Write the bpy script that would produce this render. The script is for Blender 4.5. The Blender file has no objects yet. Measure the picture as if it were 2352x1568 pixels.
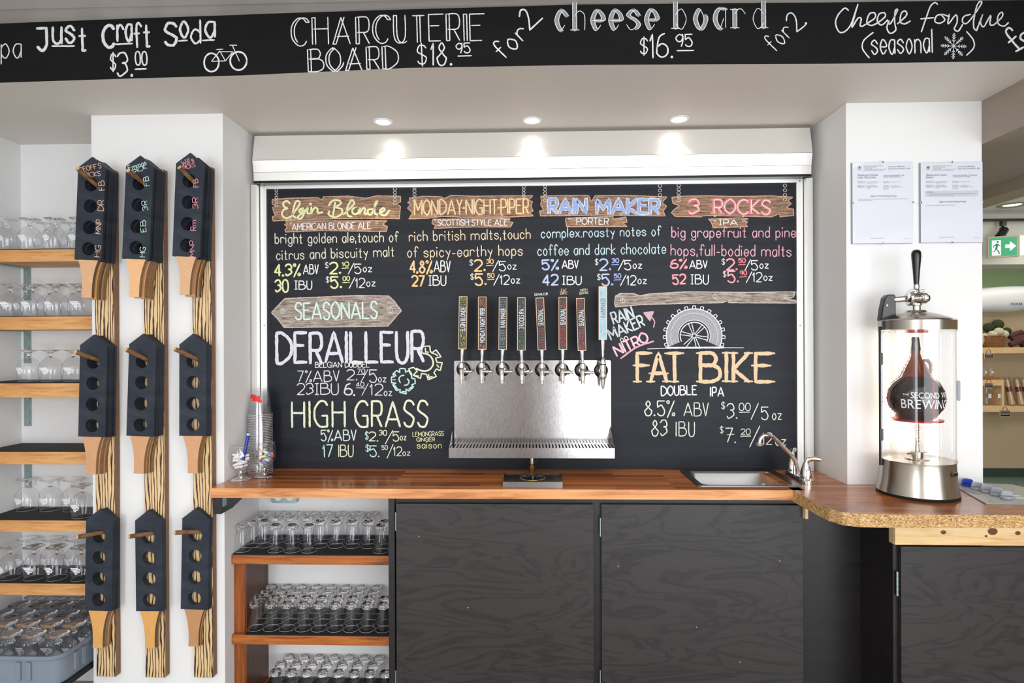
import bpy, math, random
from math import sin, cos, pi, sqrt, radians as R
from mathutils import Vector, Matrix
random.seed(7)
S = bpy.context.scene
C = S.collection
# ------------------------------------------------------------ camera (measured from the photograph's perspective)
F, YAW, PIT, ROL, CH = 1390., .0316, -.0004, .0040, 1.55
def ray(u, v):
    a = (u-1176)/F; b = (784-v)/F
    a, b = a*cos(ROL)+b*sin(ROL), -a*sin(ROL)+b*cos(ROL)
    y = cos(PIT)-b*sin(PIT); z = sin(PIT)+b*cos(PIT)
    return Vector((a*cos(YAW)-y*sin(YAW), a*sin(YAW)+y*cos(YAW), z))
def PY(u, v, Y):                       # where the sight line of a photo point meets the upright plane y = Y
    d = ray(u, v); d = d*(Y/d.y); d.z += CH; return d
def PZ(u, v, Z):                       # ... meets the level plane z = Z
    d = ray(u, v); d = d*((Z-CH)/d.z); d.z += CH; return d
cd = bpy.data.cameras.new('camera'); cam = bpy.data.objects.new('camera', cd); C.objects.link(cam); S.camera = cam
f0 = ray(1176, 784); rx = (ray(1177, 784)-f0).normalized(); uz = (ray(1176, 783)-f0).normalized(); fw = f0.normalized()
cam.matrix_world = Matrix(((rx.x, uz.x, -fw.x, 0), (rx.y, uz.y, -fw.y, 0), (rx.z, uz.z, -fw.z, CH), (0, 0, 0, 1)))
cd.sensor_width = 36; cd.lens = F/2352*36; cd.clip_start = .02; cd.clip_end = 60
# ------------------------------------------------------------ world, lights, exposure
W = bpy.data.worlds.new('world'); S.world = W; W.use_nodes = True
bg = W.node_tree.nodes['Background']; bg.inputs[0].default_value = (.85, .92, 1, 1); bg.inputs[1].default_value = 1.0
def area(name, loc, rot, sx, sy, power, col):
    l = bpy.data.lights.new(name, 'AREA'); l.shape = 'RECTANGLE'; l.size = sx; l.size_y = sy; l.energy = power; l.color = col
    o = bpy.data.objects.new(name, l); C.objects.link(o); o.location = loc; o.rotation_euler = rot; return o
area('window_light', (2.85, -2.98, 1.25), (R(90), 0, 0), 4.7, 2.7, 135, (.94, .97, 1))
area('window_light', (-2.05, -2.98, 1.35), (R(90), 0, 0), 1.0, 2.2, 50, (.94, .97, 1))
area('ceiling_fill', (.3, -.6, 2.80), (0, 0, 0), 4.6, 3.6, 62, (1, .965, .92))  # unseen fill panel added under the ceiling to brighten the room
area('ceiling_fill', (5.0, 4.4, 2.74), (0, 0, 0), 3.0, 2.0, 42, (1, .95, .86))
S.view_settings.view_transform = 'Standard'; S.view_settings.look = 'None'
S.view_settings.exposure = .42; S.view_settings.gamma = 1; S.view_settings.use_curve_mapping = False
cy = S.cycles
cy.max_bounces = 10; cy.diffuse_bounces = 4; cy.glossy_bounces = 5; cy.transmission_bounces = 8; cy.transparent_max_bounces = 48
cy.sample_clamp_indirect = 6; cy.use_denoising = True
area('ceiling_fill', (5.4, 7.2, 2.70), (0, 0, 0), 3.0, .9, 16, (1, .95, .86))
# ------------------------------------------------------------ materials
def lin(c):
    return tuple((x/12.92 if x <= .04045 else ((x+.055)/1.055)**2.4) for x in c)
def M0(name):
    m = bpy.data.materials.new(name); m.use_nodes = True; nt = m.node_tree
    return m, nt, nt.nodes['Principled BSDF']
def N(nt, t, **kw):
    n = nt.nodes.new(t)
    for k, v in kw.items():
        if k in n.inputs: n.inputs[k].default_value = v
        else: setattr(n, k, v)
    return n
def coords(nt, sc=(1, 1, 1), rot=(0, 0, 0), kind='Object'):
    t = nt.nodes.new('ShaderNodeTexCoord'); mp = nt.nodes.new('ShaderNodeMapping')
    mp.inputs['Scale'].default_value = sc; mp.inputs['Rotation'].default_value = rot
    nt.links.new(t.outputs[kind], mp.inputs[0]); return mp.outputs[0]
def ramp(nt, fac, stops):
    r = nt.nodes.new('ShaderNodeValToRGB'); nt.links.new(fac, r.inputs[0])
    e = r.color_ramp.elements
    while len(e) < len(stops): e.new(.5)
    for i, (p, c) in enumerate(stops):
        e[i].position = p; e[i].color = (*c, 1) if len(c) == 3 else c
    return r.outputs[0]
def plain(name, srgb, rough=.5, metal=0, spec=.5, bump=0, bscale=60, var=0, coat=0):
    m, nt, b = M0(name); c = lin(srgb)
    b.inputs['Base Color'].default_value = (*c, 1); b.inputs['Roughness'].default_value = rough
    b.inputs['Metallic'].default_value = metal; b.inputs['Specular IOR Level'].default_value = spec
    b.inputs['Coat Weight'].default_value = coat
    if bump or var:
        n = N(nt, 'ShaderNodeTexNoise', Scale=bscale, Detail=5.); nt.links.new(coords(nt), n.inputs['Vector'])
        if bump:
            bp = N(nt, 'ShaderNodeBump', Strength=bump, Distance=.002); nt.links.new(n.outputs['Fac'], bp.inputs['Height']); nt.links.new(bp.outputs[0], b.inputs['Normal'])
        if var:
            nt.links.new(ramp(nt, n.outputs['Fac'], [(.3, tuple(x*(1-var) for x in c)), (.7, tuple(min(1, x*(1+var)) for x in c))]), b.inputs['Base Color'])
    return m
def emit(name, col, st):
    m, nt, b = M0(name); b.inputs['Base Color'].default_value = (*col, 1)
    b.inputs['Emission Color'].default_value = (*col, 1); b.inputs['Emission Strength'].default_value = st; return m
def wood(name, cols, sc=(1, 1, 1), rough=.45, dist=2.5, nscale=5, bump=.12, rings=False, lo=.3, hi=.7):
    # grain runs along the axis whose scale is small
    m, nt, b = M0(name); v = coords(nt, sc)
    n = N(nt, 'ShaderNodeTexNoise', Scale=nscale, Detail=6., Roughness=.62, Distortion=dist*.3); nt.links.new(v, n.inputs['Vector'])
    fac = n.outputs['Fac']
    if rings:
        w = N(nt, 'ShaderNodeTexWave', Scale=rings, Distortion=dist, Detail=3.); w.bands_direction = 'X'; nt.links.new(v, w.inputs['Vector'])
        mx = N(nt, 'ShaderNodeMix', data_type='FLOAT'); mx.inputs[0].default_value = .65
        nt.links.new(n.outputs['Fac'], mx.inputs[2]); nt.links.new(w.outputs['Fac'], mx.inputs[3]); fac = mx.outputs[0]
    k = len(cols)
    nt.links.new(ramp(nt, fac, [(lo+(hi-lo)*i/(k-1), lin(c)) for i, c in enumerate(cols)]), b.inputs['Base Color'])
    b.inputs['Roughness'].default_value = rough
    bp = N(nt, 'ShaderNodeBump', Strength=bump, Distance=.002); nt.links.new(fac, bp.inputs['Height']); nt.links.new(bp.outputs[0], b.inputs['Normal'])
    return m
def butcher(name):
    m, nt, b = M0(name)
    br = N(nt, 'ShaderNodeTexBrick', Scale=1., **{'Brick Width': .62, 'Row Height': .038, 'Mortar Size': .0004, 'Mortar Smooth': 0., 'Bias': 0.})
    br.offset = .37; br.offset_frequency = 2
    br.inputs['Color1'].default_value = (0, 0, 0, 1); br.inputs['Color2'].default_value = (1, 1, 1, 1); br.inputs['Mortar'].default_value = (.1, .1, .1, 1)
    nt.links.new(coords(nt), br.inputs['Vector'])
    n = N(nt, 'ShaderNodeTexNoise', Scale=6., Detail=7., Roughness=.6, Distortion=.4); nt.links.new(coords(nt, (.8, 14, 14)), n.inputs['Vector'])
    mx = N(nt, 'ShaderNodeMix', data_type='FLOAT'); mx.inputs[0].default_value = .5
    sp = nt.nodes.new('ShaderNodeRGBToBW'); nt.links.new(br.outputs['Color'], sp.inputs[0])
    nt.links.new(sp.outputs[0], mx.inputs[2]); nt.links.new(n.outputs['Fac'], mx.inputs[3])
    nt.links.new(ramp(nt, mx.outputs[0], [(.15, lin((.38, .19, .08))), (.36, lin((.60, .33, .13))), (.6, lin((.74, .44, .20))), (.85, lin((.82, .54, .29)))]), b.inputs['Base Color'])
    b.inputs['Roughness'].default_value = .26; b.inputs['Coat Weight'].default_value = .3; b.inputs['Coat Roughness'].default_value = .12
    return m
def brushed(name, srgb, rough=.3, vec=(1, 1, 60), amp=.1, scratch=False):
    m, nt, b = M0(name); b.inputs['Base Color'].default_value = (*lin(srgb), 1); b.inputs['Metallic'].default_value = 1
    n = N(nt, 'ShaderNodeTexNoise', Scale=8., Detail=6.); nt.links.new(coords(nt, vec), n.inputs['Vector'])
    mr = N(nt, 'ShaderNodeMapRange'); mr.inputs[3].default_value = rough-amp; mr.inputs[4].default_value = rough+amp
    nt.links.new(n.outputs['Fac'], mr.inputs[0]); nt.links.new(mr.outputs[0], b.inputs['Roughness'])
    if scratch:
        n2 = N(nt, 'ShaderNodeTexNoise', Scale=30., Detail=3., Distortion=2.); nt.links.new(coords(nt, (4, 1, 1), (0, .9, 0)), n2.inputs['Vector'])
        nt.links.new(ramp(nt, n2.outputs['Fac'], [(.32, lin((.62, .61, .61))), (.6, lin(srgb))]), b.inputs['Base Color'])
        bp = N(nt, 'ShaderNodeBump', Strength=.012, Distance=.001); nt.links.new(n2.outputs['Fac'], bp.inputs['Height']); nt.links.new(bp.outputs[0], b.inputs['Normal'])
    return m
def thin_glass(name, face=(.97, .98, .98), edge=(.42, .44, .46), gl=1.0, rough=.0):
    m, nt, b = M0(name); nt.nodes.remove(b); out = nt.nodes['Material Output']
    lw = N(nt, 'ShaderNodeLayerWeight', Blend=.35)
    tr = nt.nodes.new('ShaderNodeBsdfTransparent'); nt.links.new(ramp(nt, lw.outputs['Facing'], [(.55, face), (1., edge)]), tr.inputs[0])  # edge tint darkens grazing angles to imitate refraction outlines
    g = nt.nodes.new('ShaderNodeBsdfGlossy'); g.inputs['Roughness'].default_value = rough; g.inputs[0].default_value = (gl, gl, gl, 1)
    fr = ramp(nt, lw.outputs['Facing'], [(0, (.04,)*3), (.5, (.10,)*3), (.8, (.22,)*3), (1, (.7,)*3)]); mx = nt.nodes.new('ShaderNodeMixShader')
    nt.links.new(fr, mx.inputs[0]); nt.links.new(tr.outputs[0], mx.inputs[1]); nt.links.new(g.outputs[0], mx.inputs[2]); nt.links.new(mx.outputs[0], out.inputs[0])
    return m
def chalkm(name, srgb, back=(.10, .11, .12), cover=.75):
    m, nt, b = M0(name); n = N(nt, 'ShaderNodeTexNoise', Scale=420., Detail=2.); nt.links.new(coords(nt), n.inputs['Vector'])
    c, k = lin(srgb), lin(back); t = .62-.3*cover
    mid = tuple(x*.6+y*.4 for x, y in zip(c, k))
    nt.links.new(ramp(nt, n.outputs['Fac'], [(t-.08, mid), (t+.06, c)]), b.inputs['Base Color'])
    b.inputs['Roughness'].default_value = .95; b.inputs['Specular IOR Level'].default_value = .1; return m
def blackboard(name, c1, c2, rough=.5, vec=(.6, 1, 6)):
    m, nt, b = M0(name); n = N(nt, 'ShaderNodeTexNoise', Scale=3., Detail=8., Roughness=.65); nt.links.new(coords(nt, vec), n.inputs['Vector'])
    nt.links.new(ramp(nt, n.outputs['Fac'], [(.3, lin(c1)), (.75, lin(c2))]), b.inputs['Base Color'])
    b.inputs['Roughness'].default_value = rough; b.inputs['Specular IOR Level'].default_value = .22
    n2 = N(nt, 'ShaderNodeTexNoise', Scale=90., Detail=3.); nt.links.new(coords(nt, (1, 1, 5)), n2.inputs['Vector'])
    bp = N(nt, 'ShaderNodeBump', Strength=.08, Distance=.001); nt.links.new(n2.outputs['Fac'], bp.inputs['Height']); nt.links.new(bp.outputs[0], b.inputs['Normal'])
    return m
m_wall = plain('white_wall_paint', (.925, .925, .925), .6, bump=.03, bscale=220)
m_alcove = plain('alcove_paint', (.90, .90, .90), .6)
m_soffit = plain('soffit_paint', (.87, .84, .805), .5, bump=.02, bscale=90)
m_ceil = plain('ceiling_paint', (.78, .76, .74), .45)
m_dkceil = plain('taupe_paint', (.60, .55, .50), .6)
m_floor = plain('floor_grey', (.60, .59, .57), .4, var=.1, bscale=3)
m_floorg = plain('floor_green', (.45, .53, .50), .25, var=.12, bscale=4)
m_alum = brushed('anodised_aluminium', (.93, .925, .91), .40, (.4, 1, 60), .05); m_alum.node_tree.nodes['Principled BSDF'].inputs['Metallic'].default_value = .55
m_alum2 = brushed('light_aluminium_strip', (.93, .93, .92), .45, (60, 1, .4), .05)
m_steel = brushed('brushed_steel', (.70, .69, .69), .145, (40, 1, .8), .03, True)
m_steelv = brushed('spun_steel', (.70, .67, .63), .25, (1, 1, .3), .06)
m_sink = brushed('sink_steel', (.62, .61, .60), .30, (2, 2, 40), .06)
m_chrome = plain('chrome', (.90, .89, .88), .07, 1)
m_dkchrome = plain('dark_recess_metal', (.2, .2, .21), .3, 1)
m_black = plain('black_plastic', (.04, .04, .045), .25, spec=.6)
m_rubber = plain('black_rubber', (.05, .05, .055), .7)
m_mat = plain('black_ribbed_mat', (.07, .075, .08), .75, bump=.5, bscale=300)
m_brass = plain('brass', (.72, .62, .36), .25, 1)
m_galv = plain('galvanised_steel', (.62, .70, .70), .4, .8, var=.08, bscale=30)
m_board = blackboard('chalkboard_black', (.07, .083, .112), (.145, .16, .197), .45, (.35, 1, 9))
m_beam = blackboard('beam_blackboard_paint', (.04, .04, .043), (.07, .07, .073), .7)
m_paddle = blackboard('paddle_blackboard_paint', (.13, .15, .185), (.22, .245, .29), .55, (3, 3, 8))
m_count = butcher('butcher_block')
m_edge = wood('counter_edge_wood', [(.66, .39, .20), (.85, .58, .36), (.90, .68, .46)], (1, 12, 12), .35, nscale=3)
m_shelfred = wood('stained_shelf_wood', [(.44, .22, .08), (.66, .37, .15), (.74, .45, .2)], (1.5, 12, 14), .35, nscale=3)
m_panelred = wood('walnut_laminate', [(.26, .15, .10), (.40, .25, .16)], (10, 14, 1), .4, nscale=4)
m_post = wood('stained_post_wood', [(.44, .21, .06), (.66, .36, .13)], (14, 14, 1), .35, nscale=3)
m_pine = wood('pine_shelf_edge', [(.70, .46, .25), (.85, .62, .38), (.90, .70, .47)], (1.2, 10, 16), .5, nscale=3)
m_apron = wood('raw_pine_board', [(.80, .62, .40), (.93, .79, .57), (.95, .84, .65)], (1.2, 10, 14), .55, nscale=2.5)
m_palepine = plain('pale_pine', (.90, .76, .58), .5, var=.08, bscale=20)
m_door = wood('dark_stained_plywood', [(.13, .115, .115), (.20, .18, .18), (.27, .245, .24)], (1.2, 3, 7), .38, 4, nscale=2.4, bump=.15, lo=.33, hi=.72)
def ply(name, base, dark, lite):
    m, nt, b = M0(name); n = N(nt, 'ShaderNodeTexNoise', Scale=1.5, Detail=5., Roughness=.5, Distortion=.8); nt.links.new(coords(nt, (1.1, 1, 4.2)), n.inputs['Vector'])
    B, D, Q = lin(base), lin(dark), lin(lite); st = [(0, Q), (.36, B), (.40, B), (.42, D), (.455, B), (.50, B), (.515, D), (.55, B), (.60, B), (.615, D), (.65, B), (.9, Q)]
    nt.links.new(ramp(nt, n.outputs['Fac'], st), b.inputs['Base Color']); b.inputs['Roughness'].default_value = .42
    n2 = N(nt, 'ShaderNodeTexNoise', Scale=14., Detail=6.); nt.links.new(coords(nt, (1, 1, 12)), n2.inputs['Vector']); bp = N(nt, 'ShaderNodeBump', Strength=.12, Distance=.002); nt.links.new(n2.outputs['Fac'], bp.inputs['Height']); nt.links.new(bp.outputs[0], b.inputs['Normal']); return m
m_door = ply('dark_stained_plywood', (.18, .166, .163), (.115, .103, .102), (.21, .192, .188))
m_dark = wood('dark_stained_side', [(.075, .065, .07), (.13, .115, .115)], (1.5, 3, 7), .35, 4, nscale=2.5, bump=.2)
m_scorch = wood('scorched_pine', [(.15, .10, .06), (.60, .44, .27), (.82, .68, .48), (.88, .76, .58)], (15, 10, 2.4), .5, 11, nscale=1.8, rings=1.5, lo=.2, hi=.52, bump=.3)
m_scorch2 = wood('burnt_pine', [(.10, .06, .04), (.42, .25, .12), (.74, .55, .32)], (18, 10, 1.1), .5, 5, nscale=1.3, rings=1.5, lo=.25, hi=.7, bump=.3)
m_scside = plain('plank_side_brown', (.50, .37, .26), .6, var=.15, bscale=30)
handles = [plain('handle_wood', c, .5, var=.06, bscale=40) for c in [(.84, .66, .50), (.90, .70, .50), (.80, .60, .44), (.74, .54, .36), (.86, .64, .36)]]
h_dark = plain('handle_edge_plywood', (.40, .31, .23), .6, var=.3, bscale=120)
h_mid = plain('handle_edge_mid', (.58, .44, .30), .6, var=.25, bscale=120)
m_peg = wood('dowel_wood', [(.36, .24, .15), (.60, .45, .30)], (12, 1, 12), .6)
m_pegend = plain('dowel_end', (.85, .72, .55), .6)
m_chip = None
def chip():
    m, nt, b = M0('chipboard_edge'); n = N(nt, 'ShaderNodeTexVoronoi', Scale=230.); nt.links.new(coords(nt, (.7, .7, 1.5)), n.inputs['Vector'])
    bw = nt.nodes.new('ShaderNodeRGBToBW'); nt.links.new(n.outputs['Color'], bw.inputs[0])
    nt.links.new(ramp(nt, bw.outputs[0], [(.1, lin((.45, .30, .16))), (.3, lin((.66, .50, .30))), (.65, lin((.78, .63, .42))), (.95, lin((.88, .76, .55)))]), b.inputs['Base Color'])
    b.inputs['Roughness'].default_value = .7; return m
m_chip = chip()
m_glass = thin_glass('clear_glass', (.98, .98, .985), (.18, .20, .22))
def real_glass(name, col=(1, 1, 1)):
    m, nt, b = M0(name); b.inputs['Base Color'].default_value = (*col, 1); b.inputs['Transmission Weight'].default_value = 1; b.inputs['Roughness'].default_value = 0; b.inputs['IOR'].default_value = 1.48; return m
m_rim = plain('glass_rim_glint', (.68, .70, .72), .12, 0, 1.0)  # opaque pale colour stands in for light caught on clear rims
m_thick = real_glass('thick_glass_base')
m_plastic = thin_glass('clear_plastic_cup', (.985, .985, .99), (.86, .86, .88), 1., .08)
m_cyl = thin_glass('clear_acrylic', (.97, .97, .97), (.6, .6, .6))
m_amber = thin_glass('amber_bottle_glass', (.34, .135, .035), (.03, .012, .005))
m_frost = plain('white_print', (.93, .94, .96), .6)
m_rack = plain('grey_plastic_rack', (.50, .545, .60), .45, var=.04, bscale=10)
m_red = plain('red_print', (.86, .10, .08), .5)
m_redpad = plain('red_rubber', (.65, .05, .08), .4)
m_blue = plain('blue_plastic', (.09, .22, .66), .35)
m_greyp = plain('grey_plastic', (.60, .62, .67), .4)
m_paper = plain('white_paper', (.90, .91, .95), .5)
m_print = plain('black_ink', (.20, .20, .23), .8)
m_grey = plain('grey_ink', (.50, .51, .56), .8)
m_greybox = plain('light_grey_box', (.82, .83, .87), .8)
m_green = plain('green_wall', (.40, .48, .34), .7)
m_beige = plain('beige_wall', (.74, .66, .54), .7)
m_sign = plain('sign_green', (.05, .52, .34), .4)
m_signf = plain('sign_frame', (.62, .58, .50), .5)
m_white = plain('white_plastic', (.92, .93, .94), .3)
m_tape = plain('tap_black', (.10, .10, .085), .4)
m_copper = plain('tap_cream_border', (.93, .80, .66), .35)
m_copside = plain('tap_side', (.52, .36, .27), .4)
# ------------------------------------------------------------ mesh tools
class MB:
    def __init__(s): s.v = []; s.f = []; s.m = []; s.k = 0
    def add(s, v, f):
        o = len(s.v); s.v += [tuple(p) for p in v]; s.f += [tuple(i+o for i in q) for q in f]; s.m += [s.k]*len(f); return s
    def box(s, x0, x1, y0, y1, z0, z1, T=None):
        v = [Vector((x, y, z)) for z in (z0, z1) for y in (y0, y1) for x in (x0, x1)]
        if T: v = [T @ p for p in v]
        return s.add(v, [(0, 2, 3, 1), (4, 5, 7, 6), (0, 1, 5, 4), (2, 6, 7, 3), (0, 4, 6, 2), (1, 3, 7, 5)])
    def lathe(s, prof, n=24, T=None, arc=None):
        v = []; f = []; a0, a1 = arc or (0, 2*pi); full = arc is None; c = n if full else n+1
        for r, z in prof:
            for i in range(c):
                a = a0+(a1-a0)*i/n; p = Vector((r*cos(a), r*sin(a), z)); v.append(T @ p if T else p)
        for j in range(len(prof)-1):
            for i in range(n):
                i2 = (i+1) % c; f.append((j*c+i, j*c+i2, (j+1)*c+i2, (j+1)*c+i))
        if full:
            if prof[0][0] > 1e-6 and getattr(s, 'cap', False): f.append(tuple(range(c))[::-1]); 
            if prof[-1][0] > 1e-6 and getattr(s, 'cap', False): f.append(tuple((len(prof)-1)*c+i for i in range(c)))
        return s.add(v, f)
    def cyl(s, p, q, r, r2=None, n=16):
        p, q = Vector(p), Vector(q); d = q-p; L = d.length
        T = Matrix.Translation(p) @ d.to_track_quat('Z', 'Y').to_matrix().to_4x4(); r2 = r if r2 is None else r2
        return s.lathe([(0, 0), (r, 0), (r2, L), (0, L)], n, T)
    def tube(s, pts, r, n=10, closed=False):
        pts = [Vector(p) for p in pts]; v = []; f = []; K = len(pts); up = Vector((0, 0, 1)); rr = r if isinstance(r, (list, tuple)) else [r]*K
        prev = None
        for i, p in enumerate(pts):
            if closed: t = pts[(i+1) % K]-pts[i-1]
            else: t = pts[min(i+1, K-1)]-pts[max(i-1, 0)]
            t.normalize()
            a = prev if prev is not None else (up if abs(t.z) < .9 else Vector((1, 0, 0)))
            a = (a-t*a.dot(t)).normalized(); b = t.cross(a); prev = a
            for j in range(n):
                w = 2*pi*j/n; v.append(p+a*cos(w)*rr[i]+b*sin(w)*rr[i])
        for i in range(K if closed else K-1):
            for j in range(n):
                i2 = (i+1) % K; f.append((i*n+j, i*n+(j+1) % n, i2*n+(j+1) % n, i2*n+j))
        if not closed: f.append(tuple(range(n))[::-1]); f.append(tuple((K-1)*n+j for j in range(n)))
        return s.add(v, f)
    def prism(s, poly, fn, a, b):      # poly of 2-D points, fn(p, h) -> 3-D
        n = len(poly); v = [fn(p, a) for p in poly]+[fn(p, b) for p in poly]
        return s.add(v, [tuple(range(n))[::-1], tuple(range(n, 2*n))]+[(i, (i+1) % n, n+(i+1) % n, n+i) for i in range(n)])
def setp(o, label=None, cat=None, group=None, kind=None):
    if label: o['label'] = label
    if cat: o['category'] = cat
    if group: o['group'] = group
    if kind: o['kind'] = kind
    return o
def obj(name, mb, mat, parent=None, smooth=False, bevel=0, world=False, label=None, cat=None, group=None, kind=None, loc=None):
    me = bpy.data.meshes.new(name); v = mb.v
    if world and parent is not None:
        iv = parent.matrix_basis.inverted() if parent.parent is None else (parent.parent.matrix_basis @ parent.matrix_basis).inverted(); v = [iv @ Vector(p) for p in v]
    me.from_pydata(v, [], mb.f)
    for m in (mat if isinstance(mat, (list, tuple)) else [mat]): me.materials.append(m)
    if isinstance(mat, (list, tuple)): me.polygons.foreach_set('material_index', mb.m)
    if smooth:
        me.polygons.foreach_set('use_smooth', [True]*len(me.polygons)); me.set_sharp_from_angle(angle=R(40))
    me.validate(); me.update()
    o = bpy.data.objects.new(name, me); C.objects.link(o)
    if parent is not None: o.parent = parent
    if loc is not None: o.location = loc
    if bevel:
        b = o.modifiers.new('bevel', 'BEVEL'); b.width = bevel; b.segments = 2; b.limit_method = 'ANGLE'
    return setp(o, label, cat, group, kind)
def thing(name, label, cat, loc=(0, 0, 0), rz=0, group=None, kind=None, mat=None):
    o = bpy.data.objects.new(name, None); C.objects.link(o); o.empty_display_size = .05
    if mat is not None: o.matrix_basis = mat
    else: o.location = loc; o.rotation_euler = (0, 0, rz)
    return setp(o, label, cat, group, kind)
ORD = ['first', 'second', 'third', 'fourth', 'fifth', 'sixth', 'seventh', 'eighth', 'ninth', 'tenth']
def dup(o, loc, rz=None, label=None, group=None):
    r = o.copy(); C.objects.link(r); r.location = loc
    if rz is not None: r.rotation_euler = (0, 0, rz)
    for ch in o.children:
        c = ch.copy(); C.objects.link(c); c.parent = r
        for g in ch.children:
            d = g.copy(); C.objects.link(d); d.parent = c
    if label: r['label'] = label
    if group: r['group'] = group
    elif 'group' in r: del r['group']
    return r
def box(name, x0, x1, y0, y1, z0, z1, mat, **kw):
    return obj(name, MB().box(x0, x1, y0, y1, z0, z1), mat, **kw)
# ------------------------------------------------------------ printed text (built-in font outlines)
_ch = {}
def glyph(ch):
    if ch not in _ch:
        cu = bpy.data.curves.new('t', 'FONT'); cu.body = ch; cu.resolution_u = 3; o = bpy.data.objects.new('t', cu); C.objects.link(o)
        dg = bpy.context.evaluated_depsgraph_get(); me = bpy.data.meshes.new_from_object(o.evaluated_get(dg))
        v = [(a.co.x, a.co.y) for a in me.vertices]; f = [tuple(p.vertices) for p in me.polygons]
        bpy.data.objects.remove(o); bpy.data.curves.remove(cu); bpy.data.meshes.remove(me)
        x0 = min([p[0] for p in v] or [0]); w = max([p[0] for p in v] or [.28])-x0
        _ch[ch] = ([(p[0]-x0, p[1]) for p in v], f, w)
    return _ch[ch]
def ptext(mb, s, T, w=None, h=.7, size=1., bold=0):
    # text from T's origin along T's x; w = total width in T units, h = cap height in T units
    x = 0; items = []
    for c in s:
        if c == ' ': x += .3; continue
        v, f, ww = glyph(c); items.append((x, v, f)); x += ww+.085
    tot = max(.01, x-.085); sx = (w/tot) if w else h/.7; sy = h/.7
    for b in ([0] if not bold else [0, bold]):
        for x0, v, f in items:
            mb.add([T @ Vector(((x0+p[0])*sx+b, p[1]*sy, 0)) for p in v], f)
    return tot*sx
# ------------------------------------------------------------ hand lettering: one-stroke glyphs on a 7-unit cap height (baseline 2, cap 9)
G = {
'A': ('023962 1454', 6), 'B': ('0209 ~093948473606 ~063655533202', 5), 'C': ('~5849290704224253', 5), 'D': ('0209 ~092957542202', 5), 'E': ('49090242 0636', 4),
'F': ('490902 0636', 4), 'G': ('~58492907042252 355552', 5), 'H': ('0902 5952 0656', 5), 'I': ('0902', 0), '!': ('1912 0929 0222', 2), 'J': ('0939 ~3934221203', 3),
'K': ('0902 490542', 4), 'L': ('090242', 4), 'M': ('0209346962', 6), 'N': ('02095259', 5), 'O': ('~290704223254573929', 5), 'P': ('0209 ~093948463505', 4),
'R': ('0209 ~093948463505 2542', 4), 'S': ('~48391907163544321203', 4), 'T': ('2922 0949', 4), 'U': ('~090412324449', 4), 'V': ('092249', 4), 'W': ('0912375269', 6),
'X': ('0942 4902', 4), 'Y': ('0926 492622', 4), 'Z': ('09490242', 4),
'a': ('~361604122234 3632', 3), 'b': ('0902 ~05162634221203', 3), 'c': ('~35261604122233', 3), 'd': ('3932 ~35261604122233', 3), 'e': ('~043435261604122233', 3),
'f': ('~38291812 0626', 2.4), 'g': ('~35261604122233 ~3631201001', 3), 'h': ('0902 ~0516263532', 3), 'i': ('0602 0808', .3), 'k': ('0902 360432', 3), 'l': ('0902', .2),
'm': ('0602 ~0516263532 ~3546566562', 6), 'n': ('0602 ~0516263532', 3), 'o': ('~16041222342616', 3), 'p': ('0600 ~05162634221203', 3), 'r': ('0602 ~05162635', 2.6),
's': ('~352616052433221203', 3), 't': ('~18131222 0626', 2.2), 'u': ('~0603122233 3632', 3), 'v': ('062236', 3), 'x': ('0632 3602', 3), 'y': ('0623 3610', 3), 'z': ('06360232', 3),
'0': ('~190704123244473919', 4), '1': ('071912', 1.2), '2': ('~081939484602 0242', 4), '3': ('~081939473626 ~26364432 ~4432 1203', 4), '4': ('390444 3932', 4),
'5': ('490906 ~06273644321203', 4), '6': ('~391805032243452605', 4), '7': ('094912', 4), '8': ('~291817354432120415373829', 4), '9': ('~48290715354748 ~494532', 4),
'%': ('0149 ~0809191808 ~3343423233', 4), '$': ('~48391907163544321203 2a21', 4), '.': ('0202', .3), ',': ('0301', .4), '/': ('0149', 3.4), '-': ('0424', 2), "'": ('0908', .3),
'*': ('0505', .3), ' ': ('', 1.6)}
G['3'] = ('~081939473626 ~263644331203', 4)
def hexv(c): return 10. if c == 'a' else float(c)
def catmull(p, k=6, closed=False):
    if len(p) < 3: return p
    q = []; n = len(p)
    for i in range(n-1):
        p0 = p[i-1] if i > 0 else (p[-2] if p[0] == p[-1] else p[0]); p1 = p[i]; p2 = p[i+1]; p3 = p[i+2] if i+2 < n else (p[1] if p[0] == p[-1] else p[-1])
        for j in range(k):
            t = j/k; t2 = t*t; t3 = t2*t
            q.append(tuple(.5*((2*p1[d])+(-p0[d]+p2[d])*t+(2*p0[d]-5*p1[d]+4*p2[d]-p3[d])*t2+(-p0[d]+3*p1[d]-3*p2[d]+p3[d])*t3) for d in (0, 1)))
    q.append(p[-1]); return q
class Surf:                             # a flat face that carries chalk; photo points are carried onto it
    def __init__(s, fn, parent, back=(.10, .11, .12)): s.fn = fn; s.parent = parent; s.k = 0; s.back = back
    def lift(s): s.k += 1; return .0006+.000002*s.k
def resample(p, step):
    out = [p[0]]
    for a, b in zip(p, p[1:]):
        L = math.hypot(b[0]-a[0], b[1]-a[1]); n = max(1, int(L/step))
        for i in range(1, n+1): out.append((a[0]+(b[0]-a[0])*i/n, a[1]+(b[1]-a[1])*i/n))
    return out
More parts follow.
